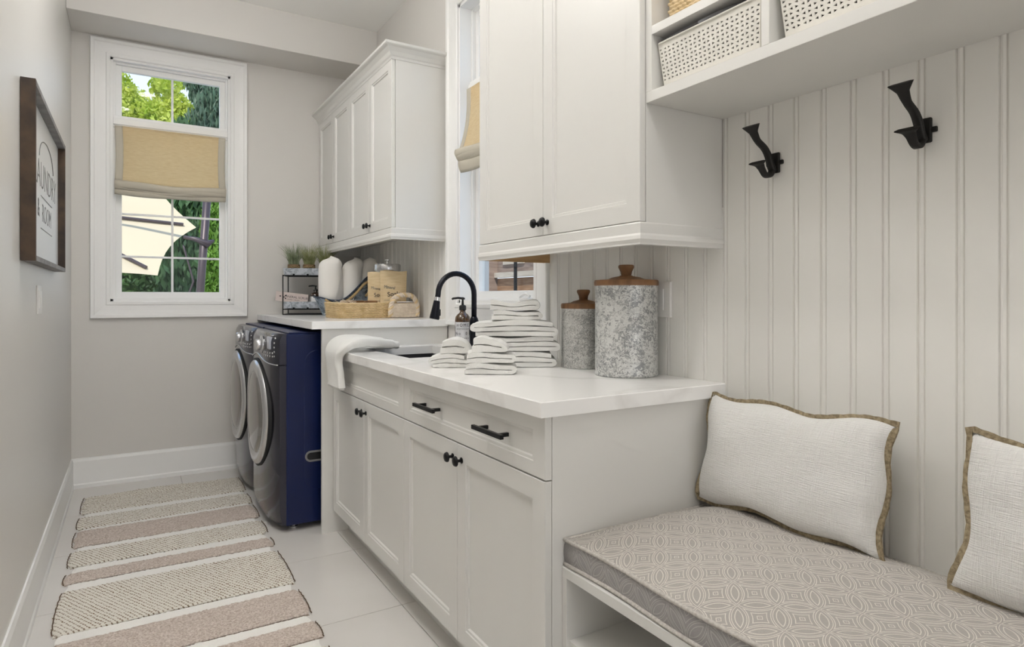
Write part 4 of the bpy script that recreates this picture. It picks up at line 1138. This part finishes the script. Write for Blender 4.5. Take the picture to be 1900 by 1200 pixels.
pouch('kraft paper bath pouch half hidden behind the front one', 1.262, 3.615, .140, .255, -TH+.05, math.radians(-2))
br = thing('bath_brush', 'oval wooden bath brush lying in the wicker basket', 'brush', (1.19, 3.56, RZC+.082))
G().lathe([(.001, 0), (.035, .002), (.042, .008), (.042, .012), (.034, .016), (.001, .018)], n=24).build('head', 'wood_lid', br, smooth=True)
G().tube([(-.04, 0, .009), (-.10, .005, .010), (-.13, .008, .010)], [.009, .007, .009], 8).build('handle', 'wood_lid', br, smooth=True)
lf = thing('loofah', 'pale shredded straw pad lying at the left of the wicker basket', 'loofah', (1.04, 3.55, RZC+.05))
g = G(); R_ = random.Random(4)
for k in range(90):
    a = R_.uniform(0, 2*PI); q = R_.uniform(0, .045); p0 = (q*math.cos(a), q*math.sin(a), R_.uniform(.005, .045)); d = R_.uniform(0, 2*PI)
    p1 = (p0[0]+.02*math.cos(d), p0[1]+.02*math.sin(d), p0[2]+R_.uniform(-.01, .014)); p2 = (p1[0]+.02*math.cos(d+1), p1[1]+.02*math.sin(d+1), p1[2]+R_.uniform(-.01, .012))
    g.tube([p0, p1, p2], .0014, 4)
o = g.build('shreds', 'strawpale', lf); o['kind'] = 'stuff'

# ------------------------------------------------------------------ sign, switch, outlet
sg_ = thing('wall_sign', 'dark wood framed LAUNDRY ROOM sign hanging on the left wall', 'sign', (LW, 3.13, 1.58))
D_ = .042; hy, hz, t = .545, .300, .018
part('frame_side', 'darkwood', sg_, LW+.001, 3.13-hy, 1.58-hz, LW+D_, 3.13-hy+t, 1.58+hz); part('frame_side', 'darkwood', sg_, LW+.001, 3.13+hy-t, 1.58-hz, LW+D_, 3.13+hy, 1.58+hz)
part('frame_top', 'greywood', sg_, LW+.001, 3.13-hy+t, 1.58+hz-t, LW+D_, 3.13+hy-t, 1.58+hz); part('frame_bottom', 'greywood', sg_, LW+.001, 3.13-hy+t, 1.58-hz, LW+D_, 3.13+hy-t, 1.58-hz+t)
pn = part('board', 'panelwhite', sg_, LW+.002, 3.13-hy+t, 1.58-hz+t, LW+.014, 3.13+hy-t, 1.58+hz-t)
off = Vector((LW+.0145, 3.13, 1.58))-Vector(sg_.location)
# text facing +X : local x -> +Y? reading direction from left (near camera) to right (far) as seen from +X is +Y reversed -> use rotation
TR = (PI/2, 0, PI/2)
text('LAUNDRY', .150, 'lettering', 'ink_soft', sg_, (off.x, off.y+.05, .045), TR, .0003, sx=1.1, thin=.018)
text('ROOM', .105, 'lettering', 'ink_soft', sg_, (off.x, off.y+.07, -.095), TR, .0003, sx=1.0, thin=.018)
text('&', .10, 'lettering', 'ink_soft', sg_, (off.x, off.y-.20, -.085), TR, .0003)
g = G()
for zz in (-.03, -.155): g.box(off.x-.0003, off.y-.13, zz-.0015, off.x+.0005, off.y+.26, zz+.0015)
g.build('rule_lines', 'ink_soft', sg_)
arc_ = [(off.x, off.y+.06+.24*math.cos(a), .115+.085*math.sin(a)) for a in [PI*k/24 for k in range(25)]]
G().tube(arc_, .002, 4).build('arch_line', 'ink_soft', sg_)

sw = thing('light_switch', 'white light switch plate on the left wall below the framed sign', 'switch', (LW, 3.065, 1.150))
G().box(0, -.058, -.056, .006, .058, .056).build('plate', 'white_plastic', sw, bevel=.002)
for d in (-.024, .024): G().box(.005, d-.016, -.033, .009, d+.016, .033).build('rocker', 'white_plastic', sw, bevel=.001)
ol = thing('wall_outlet', 'white wall plate on the beadboard half hidden by the large canister', 'outlet', (RW, 1.492, 1.152))
G().box(-.011, -.046, -.057, -.0004, .046, .057).build('plate', 'white_plastic', ol, bevel=.002)
G().box(-.014, -.018, -.034, -.010, .018, .034).build('rocker', 'white_plastic', ol, bevel=.001)

# ------------------------------------------------------------------ rug
rug = thing('striped_rug', 'long woven jute and cream striped runner on the tile floor', 'rug', (.17, 3.0, 0))
rgr = np.random.default_rng(5)
for k, (ya, yb, kd) in enumerate(BANDS):
    xl, xr = -.228, .562+.012*(ya-3.0)
    w_ = 1 if kd == 'w' else 0; ins = .012 if kd == 'w' else 0
    hgt = .0055 if kd == 'w' else (.0095 if kd == 'b' else .0085)
    step = .0065; nu = int((xr-xl)/step); nv = max(2, int((ya-yb)/step))
    jl, jr_ = rgr.uniform(-.006, .006), rgr.uniform(-.006, .006); nse = rgr.normal(0, 1, (nv+1, nu+1))
    g = G()
    def f(u, v):
        i, j = int(round(u*nu)), int(round(v*nv)); y = yb+(ya-yb)*v
        bowl = (0 if w_ else .010*math.sin(PI*v)); L0 = xl+ins-bowl+jl+.004*math.sin(y*60); R0 = xr-ins+bowl+jr_+.004*math.sin(y*55+1)
        x = L0+(R0-L0)*u; edge_ = min(1, min(u, 1-u)*nu/2, (min(v, 1-v)*nv+.6)/1.5)
        wv = .004*math.sin(x*5+k)*math.sin(k*1.7)
        if k == 0: wv += .010*math.sin(x*9)*v
        return (x, y+wv, .0015+(hgt+.0012*nse[j, i]+.0008*math.sin(x*480)*(1 if kd == 'd' else .3))*max(.15, edge_)+(.004*max(0, math.sin(x*5.5+1)) if (k == 0 and v > .7) else 0))
    g.grid(f, nu, nv)
    n0 = len(g.v); m_ = nu+1
    bd_ = [i for i in range(m_)]+[j*m_+nu for j in range(1, nv+1)]+[nv*m_+i for i in range(nu-1, -1, -1)]+[j*m_ for j in range(nv-1, 0, -1)]
    for b_ in bd_: p = g.v[b_]; g.v.append((p[0], p[1], .0003))
    for q in range(len(bd_)): g.f.append((bd_[q], bd_[(q+1) % len(bd_)], n0+(q+1) % len(bd_), n0+q))
    g.build('cream_stripe' if w_ else 'jute_stripe' if kd == 'b' else 'dashed_stripe', 'rug_'+kd, rug, True, smooth=True, fix=False)
# dark selvedge yarn along both long sides
M['selv'] = mat('selvedge_yarn', (.12, .075, .045), .9)
for side in (0, 1):
    g = G()
    for k, (ya, yb, kd) in enumerate(BANDS):
        if kd == 'w': continue
        xx = [-.228-.005, .562+.012*(ya-3.0)+.005][side]
        pts = [(xx+(-.006 if side == 0 else .006)*math.sin(PI*t)+.0015*math.sin(40*t), yb+(ya-yb)*t, .007) for t in np.linspace(.03, .97, 14)]
        g.tube(pts, .0020, 5)
    g.build('selvedge', 'selv', rug, True, smooth=True)

# ------------------------------------------------------------------ outside
gr = G().box(-30, 9.5, -.5, 40, 60, -.3); tag(gr.build('lawn', 'lawn'), 'green lawn beyond the windows', 'ground', kind='structure')
gr = G().box(-12, 4.9, -.5, 40, 9.5, -.3); tag(gr.build('terrace_paving', 'concrete'), 'pale stone terrace outside the far window', 'ground', kind='structure')
gr = G().box(1.9, -6, -.5, 40, 4.9, -.32); tag(gr.build('patio_paving', 'concrete'), 'grey paving beside the house', 'ground', kind='structure')
def ry(u, v, wd):
    s_, c_ = math.sin(TH), math.cos(TH); a = (u-950)/FPX*wd; return Vector((s_*wd+c_*a, c_*wd-s_*a, H+(552-v)/FPX*wd))
# cantilever umbrella
um = thing('patio_umbrella', 'cream cantilever patio umbrella seen tilted through the far window', 'umbrella', (.3, 8.2, -.3))
k = 7.6/9; Cc = ry(60, 352, 9*k); T1 = ry(364, 422, 10.4*k); T2 = ry(291, 511, 8.95*k)
Cc = Vector((0, 0, H))+(Cc-Vector((0, 0, H))); a_ = T1-Cc; b_ = T2-Cc; nrm = a_.cross(b_).normalized()
if nrm.dot(Vector((0, 0, H))-Cc) > 0: nrm = -nrm
ex = a_.normalized(); ey = nrm.cross(ex); Rm = a_.length; sgn = 1 if b_.dot(ey) > 0 else -1
tips = [Cc+(ex*math.cos(sgn*q*PI/4)+ey*math.sin(sgn*q*PI/4))*Rm for q in range(8)]; apex = Cc+nrm*.30
g = G(); nn = 8
for q in range(8):
    A, B_ = tips[q], tips[(q+1) % 8]
    def f(u, v):
        e_ = A.lerp(B_, u); mid = 4*u*(1-u); e_ = e_+(Cc-e_)*.06*mid; p = apex.lerp(e_, v); return p-nrm*.05*mid*math.sin(PI*v)*.6
    g.grid(f, nn, nn)
g.build('canopy', 'canvas', um, True, smooth=False, solid=.003, fix=False)
for q in range(8):
    G().tube([apex-nrm*.05, apex.lerp(tips[q], .5)-nrm*.035, apex.lerp(tips[q], .91)-nrm*.03], .021, 6).build('rib', 'pole', um, True)
    G().tube([Cc-nrm*.35, apex.lerp(tips[q], .52)-nrm*.05], .009, 5).build('strut', 'pole', um, True)
G().tube([apex+nrm*.08, Cc-nrm*.55], .025, 8).build('hub_post', 'pole', um, True)
p0, p1 = Vector((.655, 8.0, -.3)), Vector((.80, 8.05, 3.35))
pb, pt = ry(371, 548, 7.9), ry(384, 372, 7.9); dr = (pt-pb).normalized(); p0 = pb-dr*((pb.z+.29)/dr.z); p1 = pt+dr*.40
G().tube([p0, p1], .047, 14).build('mast', 'pole', um, True, smooth=True)
mid = ry(377, 450, 7.9); G().tube([mid+Vector((-.22, 0, .06)), mid+Vector((-.10, -.02, .04)), mid+Vector((.05, -.05, -.02)), mid+Vector((.12, -.04, .03))], [.02, .028, .05, .015], 8).build('tilt_bracket', 'pole', um, True, smooth=True)
q1, q2, q3 = ry(340, 455, 7.8), ry(357, 515, 7.8), ry(350, 545, 7.8)
G().tube(bez([q1, q2, q2+Vector((0, 0, -.08)), q3]), .012, 6).build('crank_handle', 'pole', um, True, smooth=True)
G().tube([p1-Vector((0, 0, .05)), p1.lerp(apex+nrm*.1, .5)+Vector((0, 0, .03)), apex+nrm*.10], .035, 8).build('boom', 'pole', um, True, smooth=True)
G().lathe([(.35, -.3), (.35, -.25), (.08, -.22)], (p0.x, p0.y, 0), 'Z', 20).build('base', 'pole', um, True)

def foliage(name, label, cat, base, blobs, n, leaf, mm, trunk=None, hang=0, seed=0, stretch=1.0, kindpart='foliage', group=None):
    root = thing(name, label, cat, base, group=group); r_ = np.random.default_rng(seed)
    B_ = np.array(blobs, float); wts = (B_[:, 3]*B_[:, 4]*B_[:, 5])**.66; wts /= wts.sum(); idx = r_.choice(len(B_), n, p=wts)
    d = r_.normal(size=(n, 3)); d /= np.linalg.norm(d, axis=1)[:, None]; rad = r_.uniform(.55, 1.05, n)[:, None]
    c = B_[idx, :3]+d*rad*B_[idx, 3:6]
    s_ = leaf*r_.uniform(.6, 1.4, n)[:, None]
    t = r_.normal(size=(n, 3)); 
    if hang: t = t*np.array([.35, .35, .35])+np.array([0, 0, -1.0])*hang
    t /= np.linalg.norm(t, axis=1)[:, None]; b = np.cross(t, r_.normal(size=(n, 3))); b /= np.linalg.norm(b, axis=1)[:, None]
    a = s_*stretch*t; bb = s_*.5*b
    V = np.stack([c-a, c+bb, c+a, c-bb], 1).reshape(-1, 3)-np.array(base)
    me = bpy.data.meshes.new(kindpart); F = np.arange(4*n).reshape(-1, 4)
    me.from_pydata(V.tolist(), [], F.tolist()); me.materials.append(mm)
    o = bpy.data.objects.new(kindpart, me); C.objects.link(o); o.parent = root; o['kind'] = 'stuff'
    if trunk: 
        for tr in trunk: G().tube([Vector(p) for p in tr[0]], tr[1], 8).build('trunk', 'bark', root, True, smooth=True)
    return root
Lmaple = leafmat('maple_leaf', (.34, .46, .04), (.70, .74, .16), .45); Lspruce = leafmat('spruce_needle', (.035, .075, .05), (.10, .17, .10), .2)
Lhedge = leafmat('hedge_leaf', (.03, .085, .02), (.10, .20, .04), .3); Lcedar = leafmat('cedar_leaf', (.025, .07, .03), (.07, .15, .05), .25); Lbright = leafmat('sunlit_cedar_leaf', (.09, .20, .03), (.22, .40, .06), .35)  # brighter cedar green has the sunlight put into its colour
def at(u, v, wd): return ry(u, v, wd)
# yellow-green maple high behind
m0 = at(265, 205, 20); bl = []
for (u, v, r_) in ((215, 215, .8), (245, 215, .8), (275, 214, .65), (300, 212, .55), (222, 190, .55), (250, 180, .38), (236, 166, .28), (305, 176, .42), (316, 160, .38), (296, 158, .3), (332, 194, .38), (345, 208, .3), (215, 240, 1.1), (280, 245, 1.2), (330, 250, .9), (228, 146, .25), (345, 150, .25)):
    p = at(u, v, 20+random.uniform(-1.5, 1.5)); bl.append((p.x, p.y, p.z, r_, r_, r_*.8))
foliage('maple_tree', 'yellow-green maple tree filling the left of the upper window pane', 'tree', (m0.x, m0.y, -.3), bl, 15000, .075, Lmaple, [([(m0.x, m0.y, -.3), (m0.x+.1, m0.y, 3), (m0.x, m0.y, 6)], .2)], seed=1)
s0 = at(385, 190, 15); bl = []
for (u, v, rx, rz_) in ((396, 125, .36, .8), (403, 165, .30, .9), (384, 155, .16, .7), (370, 165, .14, .5), (398, 215, .40, .8), (385, 220, .22, .6), (358, 160, .10, .35), (405, 260, .7, 1.2), (395, 330, .8, 1.4), (349, 150, .10, .2), (378, 125, .22, .4)):
    p = at(u, v, 15+random.uniform(-.6, .6)); bl.append((p.x, p.y, p.z, rx, rx, rz_))
foliage('weeping_spruce', 'dark weeping spruce at the right of the upper window pane', 'tree', (s0.x, s0.y, -.3), bl, 13000, .045, Lspruce, [([(s0.x+.2, s0.y, -.3), (s0.x+.2, s0.y, 7)], .12)], hang=1.6, seed=2, stretch=2.2)
def column(name, label, u, wd, width, zt, n, mm, seed, hang=0, leaf=.07, grp=None):
    p = at(u, 550, wd); bl = []
    for k in range(8):
        z = -.2+(zt+.2)*k/7; ww = width*(1-.55*(k/7)**2)
        bl.append((p.x+random.uniform(-.05, .05), p.y, z, ww, ww, (zt+.3)/9))
    return foliage(name, label, 'tree', (p.x, p.y, -.3), bl, n, leaf, mm, [([(p.x, p.y, -.3), (p.x, p.y, zt*.7)], .06)], hang=hang, seed=seed, stretch=1.4, group=grp)
column('cedar_tree', 'dark green cedar behind the umbrella mast at the centre of the window', 345, 12.5, .62, 4.2, 16000, Lcedar, 3, 1.2)
column('cedar_tree', 'dark green cedar just right of the middle muntin', 322, 13.2, .55, 4.0, 12000, Lcedar, 4, 1.2)
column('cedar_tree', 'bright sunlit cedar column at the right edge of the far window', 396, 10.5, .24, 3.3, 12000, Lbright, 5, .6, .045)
column('cedar_tree', 'dark cedar tree behind the bright sunlit one', 412, 15, .9, 4.6, 12000, Lcedar, 6, 1.0)
for i, (u, wd, wdt, zt, lab) in enumerate(((232, 13.5, .75, 3.4, 'round green hedge bush at the lower left of the far window'), (272, 13.0, .6, 2.5, 'round green hedge bush under the umbrella edge'), (300, 14.2, .7, 3.8, 'tall hedge bush behind the umbrella tip'), (200, 14.5, 1.0, 4.0, 'large hedge bush left of the window view'), (255, 16, 1.2, 4.2, 'deep green hedge bush behind the umbrella canopy'))):
    column('hedge_bush', lab, u, wd, wdt, zt, 12000, Lhedge, 30+i, 0, .06, 'hedge bushes beyond the patio')

# cedar board fence seen through the side window
fn = thing('board_fence', 'brown horizontal board fence outside the side window', 'fence', (2.85, 4.4, -.32))
M['board'] = mat('fence_board', (.27, .135, .065), .7, col2=(.42, .24, .13), cscale=4, stretch=(1, 2, 14), bump=.2, bscale=30)
M['board2'] = mat('fence_board_grey', (.20, .14, .115), .7, col2=(.31, .23, .19), cscale=4, stretch=(1, 2, 14), bump=.2, bscale=30)
M['board3'] = mat('fence_board_pale', (.52, .44, .36), .7, col2=(.62, .55, .47), cscale=4, stretch=(1, 2, 14))
z = -.3; k = 0
while z < 1.9:
    hh = .128
    if z < 1.334-.13: mm = 'board'
    else: mm = 'board2'
    if abs(z+hh-1.334) < .13 and z < 1.334: hh = 1.334-z
    part('board', mm, fn, 2.80, 2.5, z, 2.822, 7.0, z+hh-.006)
    z += hh
    if abs(z-1.334) < 1e-6:
        part('ledge', 'board3', fn, 2.765, 2.5, 1.334, 2.822, 4.88, 1.378); z = 1.382
part('pale_board', 'board3', fn, 2.785, 4.42, 1.445, 2.799, 4.76, 1.56)
part('post', 'board2', fn, 2.70, 4.88, -.32, 2.80, 5.10, 1.95)
for yy in (2.7, 6.8): part('post', 'board2', fn, 2.72, yy, -.32, 2.80, yy+.1, 1.95)
lp = thing('garden_lamp_post', 'thin black lamp post in front of the board fence', 'post', (2.6, 4.245, -.32))
G().lathe([(.06, 0), (.06, .02), (.014, .05), (.014, 1.80), (.022, 1.805), (.022, 1.83), (.010, 1.85), (.008, 1.95)], n=12).build('rod', 'black', lp, smooth=True, auto=50)
